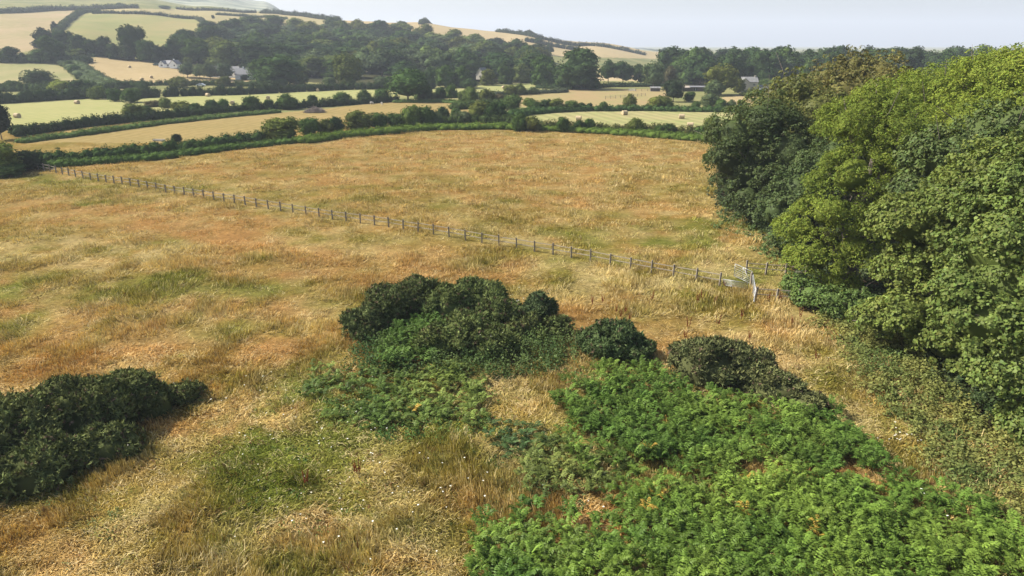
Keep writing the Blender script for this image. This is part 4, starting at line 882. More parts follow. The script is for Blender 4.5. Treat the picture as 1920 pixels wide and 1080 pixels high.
gorse('low gorse joining the knob to the central mound', [(985, 625, 1.7, 1.2), (1040, 622, 1.3, 1.0), (955, 600, 1.1, 1.3)], 57)
gorse('compact round gorse right of the central mound', [(1148, 660, 2.25, 1.9), (1185, 668, 1.4, 1.3), (1115, 655, 1.2, 1.3)], 58, (.052, .074, .028))
gorse('large rounded gorse on the right above the bracken', [(1330, 705, 2.4, 2.1), (1385, 700, 1.9, 1.8), (1300, 690, 1.6, 1.6)], 59, (.076, .084, .034))
gorse('low straggling gorse trailing towards the nettles', [(1455, 742, 1.7, 1.2), (1510, 765, 1.4, .8), (1420, 725, 1.5, 1.4)], 60, (.085, .092, .036))

# ------------------------------------------------------------------ scattered ground cover
PLANT_SPOTS = np.array([[o.location.x, o.location.y] for o in bpy.data.objects if o.name.startswith(('gorse', 'sycamore', 'ash'))])
def scatter(poly, dens, rg, edge=.5, soft=1.1):
    pts = [P(*p) for p in poly]; xs = [p[0] for p in pts]; ys = [p[1] for p in pts]
    A = (max(xs) - min(xs)) * (max(ys) - min(ys)); n = int(A * dens)
    x = rg.uniform(min(xs), max(xs), n); y = rg.uniform(min(ys), max(ys), n)
    wx = (fbm(x, y, 2.5, 71, 3) - .5) * edge * 4; wy = (fbm(x, y, 2.5, 72, 3) - .5) * edge * 4
    x_ = x + wx + rg.normal(size=n) * edge * soft; y_ = y + wy + rg.normal(size=n) * edge * soft
    k = inpoly(x_, y_, [(p[0], p[1]) for p in pts]); return x[k], y[k]
FR_MAIN = [(1040, 770), (1075, 735), (1120, 712), (1190, 690), (1250, 725), (1300, 752), (1400, 760), (1470, 775), (1560, 780), (1610, 810), (1650, 850), (1640, 900), (1560, 905), (1480, 872), (1400, 880), (1300, 880), (1180, 895), (1100, 860), (1060, 830)]
FR_LOW = [(880, 1120), (905, 1005), (960, 975), (1020, 1000), (1110, 1035), (1180, 1000), (1200, 940), (1330, 925), (1420, 905), (1500, 900), (1570, 920), (1680, 930), (1760, 960), (1840, 985), (1960, 1010), (2000, 1130)]
FR_B = [(960, 870), (1010, 830), (1100, 850), (1190, 900), (1160, 950), (1060, 920), (1000, 930)]
FR_MOUND = [(700, 650), (760, 615), (830, 620), (850, 655), (800, 690), (720, 700)]
FR_SCAT = [(560, 735), (620, 690), (720, 700), (800, 690), (900, 700), (915, 760), (860, 800), (760, 810), (650, 790)]
NETTLE = [(1540, 590), (1640, 600), (1700, 650), (1760, 720), (1850, 790), (2010, 850), (2050, 1140), (1900, 1010), (1790, 950), (1740, 860), (1660, 760), (1590, 690)]
MOUND_BR = [(930, 620), (1040, 610), (1090, 660), (1060, 700), (960, 712), (850, 712), (700, 706), (655, 660), (720, 640)]
FR_GR = [(910, 790), (1000, 790), (1040, 840), (980, 860), (920, 840)]
def fronds(x, y, per, seed, hgt=.75, tone=FERN, name='bracken', label=''):
    rg = np.random.default_rng(seed); n = len(x); z = hz(x, y)
    hs = hgt * (0.72 + .6 * fbm(x, y, 2.2, 88, 3)) * rg.uniform(.75, 1.2, n)
    tn = np.array(tone) * (1 + (fbm(x, y, 2.6, 90, 3) - .5)[:, None] * np.array([1.3, .9, .9])) * rg.uniform(.6, 1.35, (n, 1))
    yel = rg.uniform(size=n) < .003; tn[yel] = (.38, .26, .05)
    ci = np.repeat(np.arange(n), per); m = len(ci)
    a = rg.uniform(0, 6.283, m); H = hs[ci] * rg.uniform(.65, 1.1, m); Ln = rg.uniform(.28, .62, m)
    dx = np.cos(a); dy = np.sin(a)
    Vs, Fs, Cs, bb = [], [], [], 0
    # rachis start at ~0.55 H and arches out
    K = 8; hd = np.stack([dx, dy, np.zeros(m)], 1); sdv = np.stack([-dy, dx, np.zeros(m)], 1)
    cc = tn[ci] * rg.uniform(.82, 1.2, (m, 1))
    rise = rg.uniform(.15, .5, m)
    for j in range(K):
        t = (j + .35) / K
        r = Ln * t * .95 + .04; zz = H * (.62) + H * rise * np.sin(t * 2.2) - Ln * .25 * t * t
        c = np.stack([x[ci], y[ci], z[ci] + zz], 1) + hd * r[:, None]
        wl = Ln * .42 * (1 - t) ** .8 * (.6 + .4 * min(1, t * 5)) + .012; pw = Ln / K * .62
        dirv = unit(hd * .35 + np.array([0, 0, -.10]))
        for s_ in (-1, 1):
            axv = unit(sdv * s_ + hd * .38 + np.array([0, 0, -.18]) + rg.normal(size=(m, 3)) * .10)
            q = c + axv * (wl * .5)[:, None]
            wv = unit(hd + np.array([0, 0, .35]) + rg.normal(size=(m, 3)) * .12)
            V, Fq = quads_from_axes(q, axv, wv, wl * .55, pw)
            Vs.append(V); Fs.append(Fq + bb); Cs.append(np.repeat(cc, 4, 0)); bb += len(V)
    V = np.concatenate(Vs); o0 = V.mean(0)
    o = link(name, nmesh(name, V - o0, np.concatenate(Fs), M_fern, np.concatenate(Cs)), loc=o0)
    tag(o, label, kind='stuff'); return o
rg = np.random.default_rng(5)
def thin(x, y, t=.30):
    k = fbm(x, y, 2.4, 120, 3) > t; return x[k], y[k]
x, y = thin(*scatter(FR_MAIN, 10.5, rg, .7), .26); fronds(x, y, 6, 1, .95, (.092, .150, .025), 'bracken', 'dense bright bracken in the middle of the right side')
x, y = thin(*scatter(FR_LOW, 11, rg, .7), .22); fronds(x, y, 6, 2, .95, (.104, .166, .026), 'bracken', 'dense bright bracken filling the lower right corner')
x, y = scatter(FR_B, 6, rg, .5); fronds(x, y, 5, 3, .7, (.105, .135, .032), 'bracken', 'thin patchy bracken between the two dense beds')
x, y = scatter(FR_MOUND, 8, rg, .3); fronds(x, y, 6, 4, 1.1, (.080, .140, .028), 'bracken', 'dark lush bracken on the front of the gorse mound')
x, y = scatter(FR_SCAT, 5, rg, .6); fronds(x, y, 5, 6, .55, (.110, .155, .032), 'bracken', 'scattered low bracken and bramble below the gorse mound')
x, y = scatter(FR_GR, 4, rg, .6); fronds(x, y, 5, 7, .5, (.07, .115, .035), 'bracken', 'sparse bracken sprigs left of the dense bed')
# bramble and nettle cover: low leafy mounds
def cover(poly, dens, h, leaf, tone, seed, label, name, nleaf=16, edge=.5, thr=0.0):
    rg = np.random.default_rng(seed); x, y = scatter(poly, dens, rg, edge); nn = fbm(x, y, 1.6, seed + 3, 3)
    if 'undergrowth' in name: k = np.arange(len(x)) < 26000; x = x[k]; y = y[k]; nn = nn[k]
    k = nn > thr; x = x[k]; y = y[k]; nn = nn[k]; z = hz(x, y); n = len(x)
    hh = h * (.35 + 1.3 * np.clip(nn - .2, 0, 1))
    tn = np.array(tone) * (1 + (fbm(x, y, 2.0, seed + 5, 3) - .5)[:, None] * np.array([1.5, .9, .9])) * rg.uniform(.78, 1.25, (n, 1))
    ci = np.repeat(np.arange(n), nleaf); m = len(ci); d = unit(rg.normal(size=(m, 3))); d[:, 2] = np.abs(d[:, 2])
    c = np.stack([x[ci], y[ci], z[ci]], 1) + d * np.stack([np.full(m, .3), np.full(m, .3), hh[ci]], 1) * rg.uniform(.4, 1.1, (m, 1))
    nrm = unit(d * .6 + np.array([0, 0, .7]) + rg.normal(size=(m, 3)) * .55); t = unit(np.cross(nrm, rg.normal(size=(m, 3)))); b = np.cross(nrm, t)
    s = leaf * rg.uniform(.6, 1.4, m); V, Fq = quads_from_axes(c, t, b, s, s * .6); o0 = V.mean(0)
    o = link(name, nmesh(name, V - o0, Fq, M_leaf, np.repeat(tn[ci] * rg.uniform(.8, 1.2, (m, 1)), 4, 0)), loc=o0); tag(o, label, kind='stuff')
cover(NETTLE, 15, .9, .085, (.165, .175, .050), 61, 'pale green nettles and brambles along the foot of the wood', 'nettles', 18)
cover([(1480, 560), (1480, 480), (1400, 420), (1340, 395), (1350, 250), (2300, 250), (2300, 900), (2010, 860), (1850, 790), (1760, 720), (1700, 650), (1640, 605), (1560, 600)], 1.6, 1.3, .17, (.050, .070, .030), 62, 'dark undergrowth added to fill the shadow beneath the near trees', 'undergrowth', 16)  # leafy cover added in a dark tone to stand for shadow under trees
cover([(1590, 585), (1640, 605), (1700, 650), (1760, 715), (1850, 790), (2010, 865), (2300, 900), (2200, 640), (1800, 560), (1650, 540)], 9, 1.4, .10, (.060, .085, .030), 72, 'dark ivy thicket added to fill the shadow under the sycamore boughs', 'undergrowth', 16)  # dark leaf cover added where the gap below the boughs lies in shadow
cover([(1360, 380), (1430, 400), (1500, 450), (1500, 500), (1440, 490), (1400, 450), (1340, 430)], 3.5, .6, .12, (.12, .16, .05), 63, 'green weeds at the corner where the golden field meets the trees', 'weeds', 12, thr=.4)
cover(MOUND_BR, 15, 1.6, .075, (.075, .112, .034), 64, 'brambles wrapped round the front of the gorse mound', 'brambles', 16)
cover([(560, 720), (640, 690), (900, 705), (930, 780), (860, 830), (700, 830), (600, 790)], 7, .55, .07, (.100, .155, .036), 65, 'low brambles and thistles below the gorse mound', 'brambles', 14, thr=.38)
cover([(880, 780), (1040, 780), (1080, 860), (1180, 900), (1120, 980), (1000, 990), (950, 940), (900, 860)], 3, .5, .075, (.09, .13, .04), 66, 'bramble clumps left of the dense bracken', 'brambles', 14, thr=.44)
cover([(420, 780), (560, 740), (800, 840), (860, 1000), (700, 1080), (520, 1080), (440, 900)], 2.2, .3, .055, (.11, .15, .035), 67, 'green weeds among the grass in the lower middle', 'weeds', 12, thr=.52)
cover([(0, 930), (300, 880), (420, 900), (460, 1090), (0, 1090)], 1.6, .28, .055, (.11, .135, .04), 68, 'scattered green weeds in the lower left grass', 'weeds', 12, thr=.56)

# ------------------------------------------------------------------ long grass
def grass():
    rg = np.random.default_rng(77)
    bands = [(15, 30, 44, 6, 2, 1.0), (30, 44, 28, 6, 2, 1.1), (44, 66, 14, 6, 1, 1.3), (66, 100, 5.0, 6, 1, 1.7), (100, 172, 2.1, 6, 1, 2.5)]
    hedgeline = [(0, 0)]
    woodpoly = [(1480, 600), (1540, 610), (1600, 640), (1700, 700), (1760, 780), (1900, 850), (2200, 900), (2200, 200), (1340, 200), (1345, 390), (1420, 420), (1480, 480)]
    limit = [(-400, 330), (0, 332), (75, 318), (200, 306), (330, 294), (450, 279), (560, 267), (640, 258), (720, 251), (800, 244), (930, 241), (1060, 246), (1200, 255), (1360, 268), (2400, 268), (3200, 1500), (-1200, 1500)]
    dense = [(FR_MAIN, .7), (FR_LOW, .7), (NETTLE, .7), (MOUND_BR, .8), (FR_MOUND, .9)]
    Vs, Fs, Cs, bb = [], [], [], 0
    for (y0, y1, dens, nb, seg, ws) in bands:
        n = int(1.0 * (y1 * y1 - y0 * y0) * dens * 1.0)
        y = np.sqrt(rg.uniform(y0 * y0, y1 * y1, n)); x = y * rg.uniform(-1., 1., n); z = hz(x, y)
        px, py = project(x, y, z)
        k = inpoly(px, py, limit) & ~inpoly(px, py, woodpoly)
        for f, pr in dense: k &= ~(inpoly(px, py, f) & (rg.uniform(size=n) < pr))
        x, y, z = x[k], y[k], z[k]; n = len(x)
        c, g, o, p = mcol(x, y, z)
        # flattened and tall patches
        lod = fbm(x, y, 3.4, 31, 3); tall = np.clip(.55 + (fbm(x, y, 1.5, 32, 3) - .5) * 3.2, .05, 1.6)
        H = (.30 + .22 * tall + .14 * p - .16 * np.clip(o * 1.6, 0, 1)) * rg.uniform(.7, 1.25, n) * (1 + .12 * (ws - 1))
        H = np.clip(H, .12, 1.0) * (.78 if y0 > 60 else 1)
        r = rg.uniform(size=n)
        c = c * rg.uniform(.6, 1.42, (n, 1))
        c = np.where((r < .15)[:, None], c * .35 + STRAW * .68, c); c = np.where(((r > .94) & (o < .35))[:, None], c * .5 + GREEN * .5, c); c = np.where(((r > .90) & (r < .925))[:, None], BROWN * .9, c)
        fa = fbm(x, y, 4, 33, 2) * 10.0; lean = np.clip(.75 + (lod - .45) * 4.0, .25, 1.6)
        ci = np.repeat(np.arange(n), nb); m = len(ci)
        az = fa[ci] + rg.normal(size=m) * 1.25; ln = np.clip(lean[ci] + rg.normal(size=m) * .22, .05, 1.75)
        hh = H[ci] * rg.uniform(.6, 1.25, m); wd = ws * .013 * rg.uniform(.7, 1.5, m)
        sprd = .13 * ws ** .8
        rx = x[ci] + rg.normal(size=m) * sprd; ry = y[ci] + rg.normal(size=m) * sprd; rz = z[ci] - .02
        dirh = np.stack([np.cos(az), np.sin(az), np.zeros(m)], 1); ph = rg.uniform(0, 6.28, m)
        side = np.stack([np.cos(ph), np.sin(ph), np.zeros(m)], 1) * wd[:, None]
        root = np.stack([rx, ry, rz], 1)
        def at(t): 
            an = ln * (.35 + .65 * t); return root + dirh * (hh * t * np.sin(an))[:, None] + np.array([0, 0, 1]) * (hh * t * np.cos(an))[:, None]
        cc = c[ci] * rg.uniform(.85, 1.18, (m, 1)); tipc = cc * .7 + np.where((g[ci] < .5)[:, None], STRAW * .32, cc * .34)
        if seg == 2:
            m1 = at(.55); tp = at(1.0)
            V = np.stack([root - side, root + side, m1 + side * 1.05, m1 - side * 1.05, tp + side * .3, tp - side * .3], 1).reshape(-1, 3)
            b6 = np.arange(m)[:, None] * 6; Fq = np.concatenate([b6 + np.array([0, 1, 2, 3]), b6 + np.array([3, 2, 4, 5])])
            col = np.stack([cc, cc, cc, cc, tipc, tipc], 1).reshape(-1, 3)
        else:
            tp = at(1.0)
            V = np.stack([root - side * 1.2, root + side * 1.2, tp + side * .6, tp - side * .6], 1).reshape(-1, 3); Fq = np.arange(m)[:, None] * 4 + np.arange(4)
            col = np.stack([cc, cc, tipc, tipc], 1).reshape(-1, 3)
        Vs.append(V); Fs.append(Fq + bb); Cs.append(col); bb += len(V)
    V = np.concatenate(Vs); print('grass verts', len(V))
    o = link('grass', nmesh('grass', V, np.concatenate(Fs), M_grass, np.clip(np.concatenate(Cs), 0, 1)))
    tag(o, 'long dry golden and green meadow grass', kind='stuff')
grass()

# ------------------------------------------------------------------ white umbels
def flowers():
    rg = np.random.default_rng(8)
    spots = [(500, 830, 60, 70, 40), (620, 900, 70, 60, 45), (760, 950, 110, 70, 50), (560, 1000, 60, 50, 22), (860, 920, 60, 40, 22), (960, 600, 30, 16, 26), (1690, 830, 30, 24, 26), (1380, 420, 60, 40, 60), (1660, 850, 40, 20, 14), (1740, 960, 60, 60, 10), (470, 750, 40, 30, 14), (640, 800, 120, 60, 22), (1060, 970, 120, 60, 14), (1560, 690, 80, 30, 8), (700, 740, 100, 30, 10), (900, 680, 40, 8, 8), (1190, 672, 60, 5, 10), (240, 860, 20, 10, 3)]
    Vs, Fs, Cs, bb = [], [], [], 0
    mb = MB(); VV = []; FF = []; CCc = []
    for (cx, cy, rx, ry, n) in spots:
        for _ in range(int(n * .4)):
            px = cx + rg.normal() * rx * .7; py = cy + rg.normal() * ry * .7
            if py < 330: continue
            p = P(px, py); h = rg.uniform(.55, .85) + (1.0 if (cy == 600 or cy == 680) else 0); r = rg.uniform(.03, .06) * (1.3 if p[1] > 60 else 1)
            b = len(VV); VV += [(p[0], p[1], p[2]), (p[0] + .012, p[1], p[2]), (p[0] + .012, p[1], p[2] + h), (p[0], p[1], p[2] + h)]; FF.append([b, b + 1, b + 2, b + 3]); CCc += [(.12, .15, .05)] * 4
            for k in range(6):
                a = k * 1.05; q = (p[0] + math.cos(a) * r * .6 * (k > 0), p[1] + math.sin(a) * r * .6 * (k > 0), p[2] + h - .01 * (k > 0) + rg.normal() * .008); s = r * .42; b = len(VV)
                VV += [(q[0] - s, q[1], q[2] + .003 * k), (q[0], q[1] - s, q[2] + .003 * k), (q[0] + s, q[1], q[2] + .004 * k), (q[0], q[1] + s, q[2] + .003 * k)]; FF.append([b, b + 1, b + 2, b + 3]); CCc += [(.78, .77, .68)] * 4
    o = link('wildflowers', nmesh('wildflowers', np.array(VV), np.array(FF), M_grass, np.array(CCc))); tag(o, 'white umbels of wild carrot dotted through the grass', kind='stuff')
flowers()

# ------------------------------------------------------------------ docks: rusty seed spikes
def dock_mesh(seed):
    rg = random.Random(seed); V, Fq, c = [], [], []
    for s in range(4):
        a = rg.uniform(0, 6.28); lx, ly = math.cos(a) * .16, math.sin(a) * .16; h = rg.uniform(.7, 1.0)
        for k in range(26):
            t = .35 + .65 * k / 25; x = lx * t + rg.gauss(0, .018); y = ly * t + rg.gauss(0, .018); z = h * t; r = .045 * (1.15 - t); b = len(V); an = rg.uniform(0, 3.14)
            V += [(x - r * math.cos(an), y - r * math.sin(an), z), (x, y, z - .035), (x + r * math.cos(an), y + r * math.sin(an), z), (x, y, z + .04)]; Fq.append([b, b + 1, b + 2, b + 3]); q = rg.uniform(.7, 1.3); c += [(.20 * q, .062 * q, .032 * q)] * 4
        b = len(V); V += [(0, 0, 0), (.015, 0, 0), (lx + .01, ly, h), (lx, ly, h)]; Fq.append([b, b + 1, b + 2, b + 3]); c += [(.16, .07, .04)] * 4
    return nmesh('seed spikes', np.array(V), np.array(Fq), M_grass, np.array(c))
DM = [dock_mesh(i) for i in range(4)]
DK_SP = [(1155, 590, 'left of the tallest rusty dock'), (1163, 600, 'tallest of the rusty docks by the bare path'), (1172, 592, 'right of the tallest rusty dock'), (1180, 604, 'low beside the tallest docks'), (1110, 575, 'above the round gorse'), (1130, 570, 'beyond the round gorse'), (1222, 568, 'alone in the straw grass'), (1285, 640, 'behind the large rounded gorse'), (1290, 620, 'above the large rounded gorse'),
         (1308, 570, 'leftmost in the straw near the gates'), (1316, 566, 'second in the straw near the gates'), (1340, 572, 'right in the straw near the gates'), (1345, 615, 'in the tan grass below the gates'), (1405, 640, 'in the tan grass above the large gorse'), (1440, 566, 'below the lower rails, left one'), (1452, 563, 'below the lower rails, middle one'), (1462, 568, 'below the lower rails, right one'), (1485, 610, 'by the foot of the elder'), (1500, 600, 'under the elder bush'),
         (1358, 540, 'at the end of the post fence'), (665, 890, 'in the lower middle grass'), (672, 895, 'beside the lower middle one'), (575, 915, 'in the bright green grass'), (1530, 680, 'near the nettles'), (1390, 600, 'midway between gates and gorse'), (955, 590, 'standing among the gorse'), (985, 640, 'at the right foot of the mound')]
for i, (px, py, w) in enumerate(DK_SP):
    p = P(px, py); o = link('dock_plant', DM[i % 4], loc=p); s = random.uniform(.85, 1.25); o.scale = (s, s, s * (1.25 if i == 1 else 1)); o.rotation_euler = (0, 0, random.uniform(0, 6.28))
    tag(o, 'rusty red dock with seed spikes ' + w if not w.startswith('tallest') else 'tallest rusty red dock beside the bare path', 'plant', 'rusty docks in the meadow')

# ------------------------------------------------------------------ post and rail fences
def fence(label, line, spacing, h=1.15, gaps=(), rails=(.98, .52), name='post_and_rail_fence'):
    W_ = [Vector(P(*p)) for p in line]; cum = [0]
    for a, b in zip(W_[:-1], W_[1:]): cum.append(cum[-1] + (b - a).length)
    n = max(1, round(cum[-1] / spacing)); pts = []
    for i in range(n + 1):
        s = cum[-1] * i / n; j = max(k for k in range(len(cum) - 1) if cum[k] <= s + 1e-6); f = (s - cum[j]) / (cum[j + 1] - cum[j]); p = W_[j].lerp(W_[j + 1], min(1, f)); p.z = float(hz(p.x, p.y)); pts.append(p)
    o0 = pts[0]; o = empty(name, o0); rg = random.Random(len(label))
    for i, p in enumerate(pts):
        mb = MB(); hh = h + .06 + rg.uniform(-.05, .05); w = .07; tx, ty = rg.gauss(0, .02), rg.gauss(0, .02); b = len(mb.v)
        for z, k in ((-.25, 1), (hh - .05, 1), (hh, .8)):
            for sx, sy in ((-1, -1), (1, -1), (1, 1), (-1, 1)): mb.v.append((sx * w * k + tx * z, sy * w * k + ty * z, z))
        for q in range(2):
            for e in range(4): mb.f.append([q * 4 + e, q * 4 + (e + 1) % 4, q * 4 + 4 + (e + 1) % 4, q * 4 + 4 + e])
        mb.f.append([8, 9, 10, 11])
        mb.build('post', M_wood, o, loc=p - o0)
    i = 0
    while i < n:
        j = min(i + 2, n)
        if i in gaps: i += 1; continue
        if i + 1 in gaps: j = i + 1
        d = (pts[j] - pts[i]).normalized(); nd = Vector((-d.y, d.x, 0)).normalized()
        for z in rails:
            mb = MB(); a = pts[i] - o0 + nd * .11 + Vector((0, 0, z + rg.uniform(-.03, .03))); b_ = pts[j] - o0 + nd * .11 + Vector((0, 0, z + rg.uniform(-.03, .03)))
            m_ = (a + b_) / 2 + Vector((0, 0, rg.uniform(-.03, .02)))
            for q in (a, m_, b_):
                for (s1, s2) in ((-1, -1), (1, -1), (1, 1), (-1, 1)): mb.v.append(tuple(q + nd * .02 * s1 + Vector((0, 0, .034 * s2))))
            for q in range(2):
                for e in range(4): mb.f.append([q * 4 + e, q * 4 + (e + 1) % 4, q * 4 + 4 + (e + 1) % 4, q * 4 + 4 + e])
            mb.f += [[3, 2, 1, 0], [8, 9, 10, 11]]
            mb.build('rail', M_rail, o)
        i = j
    tag(o, label, 'fence'); return o
fence('long grey post and rail fence crossing the meadow diagonally', [(72, 318), (137, 331), (480, 388), (700, 422), (1028, 476), (1309, 528), (1349, 536)], 2.15, gaps=(3,))
fence('short rail fence behind the gates leading into the trees', [(1399, 512), (1442, 516), (1474, 518), (1510, 522)], 1.9, rails=(.95, .5))
fence('short rail fence in front of the gates leading into the ash', [(1416, 563), (1454, 566), (1495, 569)], 1.9, rails=(.98, .5))
def gate(label, a, b, tilt=0., h=1.12, mat=M_galv, brace=True):
    a = Vector(a); b = Vector(b); d = b - a; d.z = 0; L = d.length; o = empty('field_gate', (a.x, a.y, a.z + .12), math.atan2(d.y, d.x)); sl_ = (b.z - a.z) / L
    def q(u, z): return (u, -z * math.sin(tilt), z * math.cos(tilt) + sl_ * u)
    mb = MB(); mb.tube([q(0, 0), q(0, h)], .024, 8); mb.tube([q(L, 0), q(L, h)], .028, 8); mb.tube([q(0, h), q(L, h)], .028, 8); mb.tube([q(0, 0.0), q(L, 0.0)], .024, 8); mb.build('frame', mat, o, True)
    for k in range(1, 6): mb = MB(); mb.tube([q(0, h * (k / 6) ** 1.15), q(L, h * (k / 6) ** 1.15)], .014, 6); mb.build('bar', mat, o, True)
    if brace:
        for (u0, z0, u1, z1) in ((0, 0, L * .5, h), (L * .5, h, L, 0), (L * .5, 0, L * .5, h)): mb = MB(); mb.tube([q(u0, z0), q(u1, z1)], .017, 6); mb.build('brace', mat, o, True)
    tag(o, label, 'gate', 'metal gates at the fence end'); return o
gate('galvanised gate swung open behind the hanging post', P(1407, 534), P(1376, 519))
gate('low galvanised hurdle leaning against the fence end', P(1357, 537), P(1402, 544), R(42), 1.0, brace=False)
gate('galvanised gate seen edge on, pointing down the slope', P(1409, 540), P(1414, 570))
mb = MB(); mb.tube([(0, 0, -.3), (0, 0, 1.25), (.01, 0, 1.32)], [.11, .105, .07], 10)
o = mb.build('gate_post', M_wood, loc=P(1407, 537), smooth=False); tag(o, 'stout dark timber post where the gates meet', 'post')

# ------------------------------------------------------------------ round bales
def bale_mesh():
    V, Fq = [], []; n = 28; prof = [(0.0, .60), (.25, .60), (.50, .615), (.60, .61), (.63, .58), (.64, .45), (.63, .3), (.64, .15), (.63, .01)]
    prof = [(-a, b) for a, b in prof[::-1]][:-1] + prof
    rg = random.Random(3)
    for (yy, r) in prof:
        for k in range(n):
            a = 2 * math.pi * k / n; rr = r * (1 + rg.uniform(-.02, .02)); z = rr * math.sin(a); z = max(z, -.54); V.append((rr * math.cos(a), yy, z + .54))
    for i in range(len(prof) - 1):
        for k in range(n): Fq.append([i * n + k, i * n + (k + 1) % n, (i + 1) * n + (k + 1) % n, (i + 1) * n + k])
    return nmesh('bale', np.array(V), np.array(Fq), M_hay, smooth=True)
BM = bale_mesh()
BALES = [(33, 221, 75, 'left of the pair in the left hay field'), (145, 195, 70, 'at the far corner of the left hay field'), (390, 181, 60, 'leftmost against the thick dark hedge'), (436, 196, 8, 'dark faced, above the round hedge pair'), (503, 186, 10, 'in the middle of the middle hay field'), (596, 171.5, 15, 'close under the clipped dark hedge'),
         (150, 112, 70, 'at the top corner of the stubble field'), (243, 127, 50, 'in the middle of the stubble field'), (266, 150.5, 60, 'lower left of the pair near the road'), (284, 146.5, 40, 'upper right of the pair near the road'),
         (944, 166, 20, 'in the thin mown strip below the wood'), (1085, 226, 75, 'half hidden behind two small hawthorns'), (1171, 215.5, 110, 'furthest left in the open of the right hay field'), (1278, 222.5, 78, 'in the middle of the right hay field'), (1294, 239.5, 76, 'nearest the scrub hedge in the right hay field'), (660, 170, 70, 'small and faint at the hedge end')]
for (px, py, az, w) in BALES[:-1]:
    p = P(px, py); o = link('round_bale', BM, loc=(p[0], p[1], p[2] - .02)); o.rotation_euler = (0, 0, R(az)); s = random.uniform(1.08, 1.22); o.scale = (s, s * 1.02, s)
    tag(o, 'round hay bale ' + w, 'hay bale', 'round bales in the valley fields')

# ------------------------------------------------------------------ buildings
def house(name, label, p, w, d, eave, ridge, rz, wm, rm, wins=(), chim=(), door=None, parent=None, off=(0, 0), rot2=0):
    """gable roof along local x; windows (face 'f' front (-y) or 'g' gable (+x) 'h' gable(-x), u, z, w, h)"""
    if parent is None: o = empty(name, p, rz); o.scale = (.84, .84, .84); tag(o, label, 'building')
    else: o = parent
    def T(v):
        c, s = math.cos(rot2), math.sin(rot2); return (off[0] + c * v[0] - s * v[1], off[1] + s * v[0] + c * v[1], v[2])
    def B(mb, nm, mat, par=o): mb.v = [T(v) for v in mb.v]; return mb.build(nm, mat, par)
    mb = MB(); x, y = w / 2, d / 2
    mb.poly([(-x, -y, -.6), (x, -y, -.6), (x, -y, eave), (-x, -y, eave)]); mb.poly([(x, y, -.6), (-x, y, -.6), (-x, y, eave), (x, y, eave)])
    mb.poly([(x, -y, -.6), (x, y, -.6), (x, y, eave), (x, 0, ridge), (x, -y, eave)]); mb.poly([(-x, y, -.6), (-x, -y, -.6), (-x, -y, eave), (-x, 0, ridge), (-x, y, eave)])
    B(mb, 'wall', wm)
    mb = MB(); t = .16; ov = .3; sl_ = (ridge - eave) / y; X = x + ov; ye = y + ov; ze = eave - sl_ * ov
    pr = [(-ye, ze), (0, ridge), (ye, ze), (ye, ze + t), (0, ridge + t), (-ye, ze + t)]
    for k in range(6):
        a, b = pr[k], pr[(k + 1) % 6]; mb.poly([(-X, a[0], a[1] + .01), (X, a[0], a[1] + .01), (X, b[0], b[1] + .01), (-X, b[0], b[1] + .01)][::-1])
    for s in (-1, 1):
        for tri in ((0, 1, 4, 5), (1, 2, 3, 4)):
            q = [(s * X, pr[k][0], pr[k][1] + .01) for k in tri]; mb.poly(q if s < 0 else q[::-1])
    rf = B(mb, 'roof', rm)
    for (cx, cw, ch) in chim: mb = MB(); mb.box((cx, 0, ridge + ch / 2 - .2), (cw, .6, ch)); mb.box((cx, 0, ridge + ch - .14), (cw + .14, .74, .12)); B(mb, 'chimney', wm, rf)
    for (fc, u, z, ww, wh) in wins:
        def box(mb, dep, a, b_, out):
            if fc == 'f': mb.box((u, -y - out, z), (a, dep, b_))
            elif fc == 'g': mb.box((x + out, u, z), (dep, a, b_))
            else: mb.box((-x - out, u, z), (dep, a, b_))
        mb = MB(); box(mb, .06, ww, wh, .02); wn_ = B(mb, 'window', M_glass)
        mb = MB(); box(mb, .08, .07, wh, .04)
        B(mb, 'frame', M_white, wn_)
    if door: mb = MB(); mb.box((door, -y - .03, .95), (.95, .08, 2.1)); B(mb, 'door', M_darkwood)
    return o
p = P(323, 126)
o = house('cottage', 'white rendered cottage with grey slate roof above the stubble field', p, 11, 5.5, 2.4, 4.6, R(-6), M_white, M_slate, [('f', -1.5, 1.4, 1.2, 1.0), ('f', .8, 1.4, 1.2, 1.0)], [(2, .8, 1.2)], door=2.4)
house('', '', p, 6.0, 4.6, 2.4, 4.5, 0, M_white, M_slate, [('h', 0, 1.4, 1.4, 1.1), ('h', 0, 3.1, .6, .6)], parent=o, off=(-4.2, -3.0), rot2=R(90))
house('', '', p, 6.5, 5.4, 2.4, 4.9, 0, M_white, M_slate, [('h', -1, 1.4, 1, 1.0)], parent=o, off=(4.6, -3.0), rot2=R(90))
p = P(405, 149); p = (p[0], p[1] + 12, float(hz(p[0], p[1] + 12)))
o = house('farm_building', 'long low white farm building behind the round trees', p, 22, 7, 2.6, 6.5, R(-4), M_white, M_slate, [('f', -8, 1.3, 1.2, 1.3), ('f', -5.5, 1.3, 1.2, 1.3), ('f', -3, 1.3, 1.2, 1.3), ('f', 2, 1.3, 1.2, 1.3)])
p = P(452, 151); p = (p[0], p[1] + 10, float(hz(p[0], p[1] + 10)))
o = house('farm_building', 'white gabled barn with steep grey roof beside the farm trees', p, 14, 11, 2.8, 6.6, R(14), M_white, M_slate, [('f', -3, 1.3, 1.4, 1.2), ('f', 1, 1.3, 1.4, 1.2), ('h', 0, 3.2, 1, 1)], [(-2, .9, 1.0)])
p = P(905, 156)
house('cottage', 'half hidden cottage with pale grey roof inside the wood', (p[0], p[1], p[2] + 2.5), 6.5, 6, 2.6, 6.5, R(60), M_cream, M_paleroof, [('h', 0, 1.4, 1, 1)])
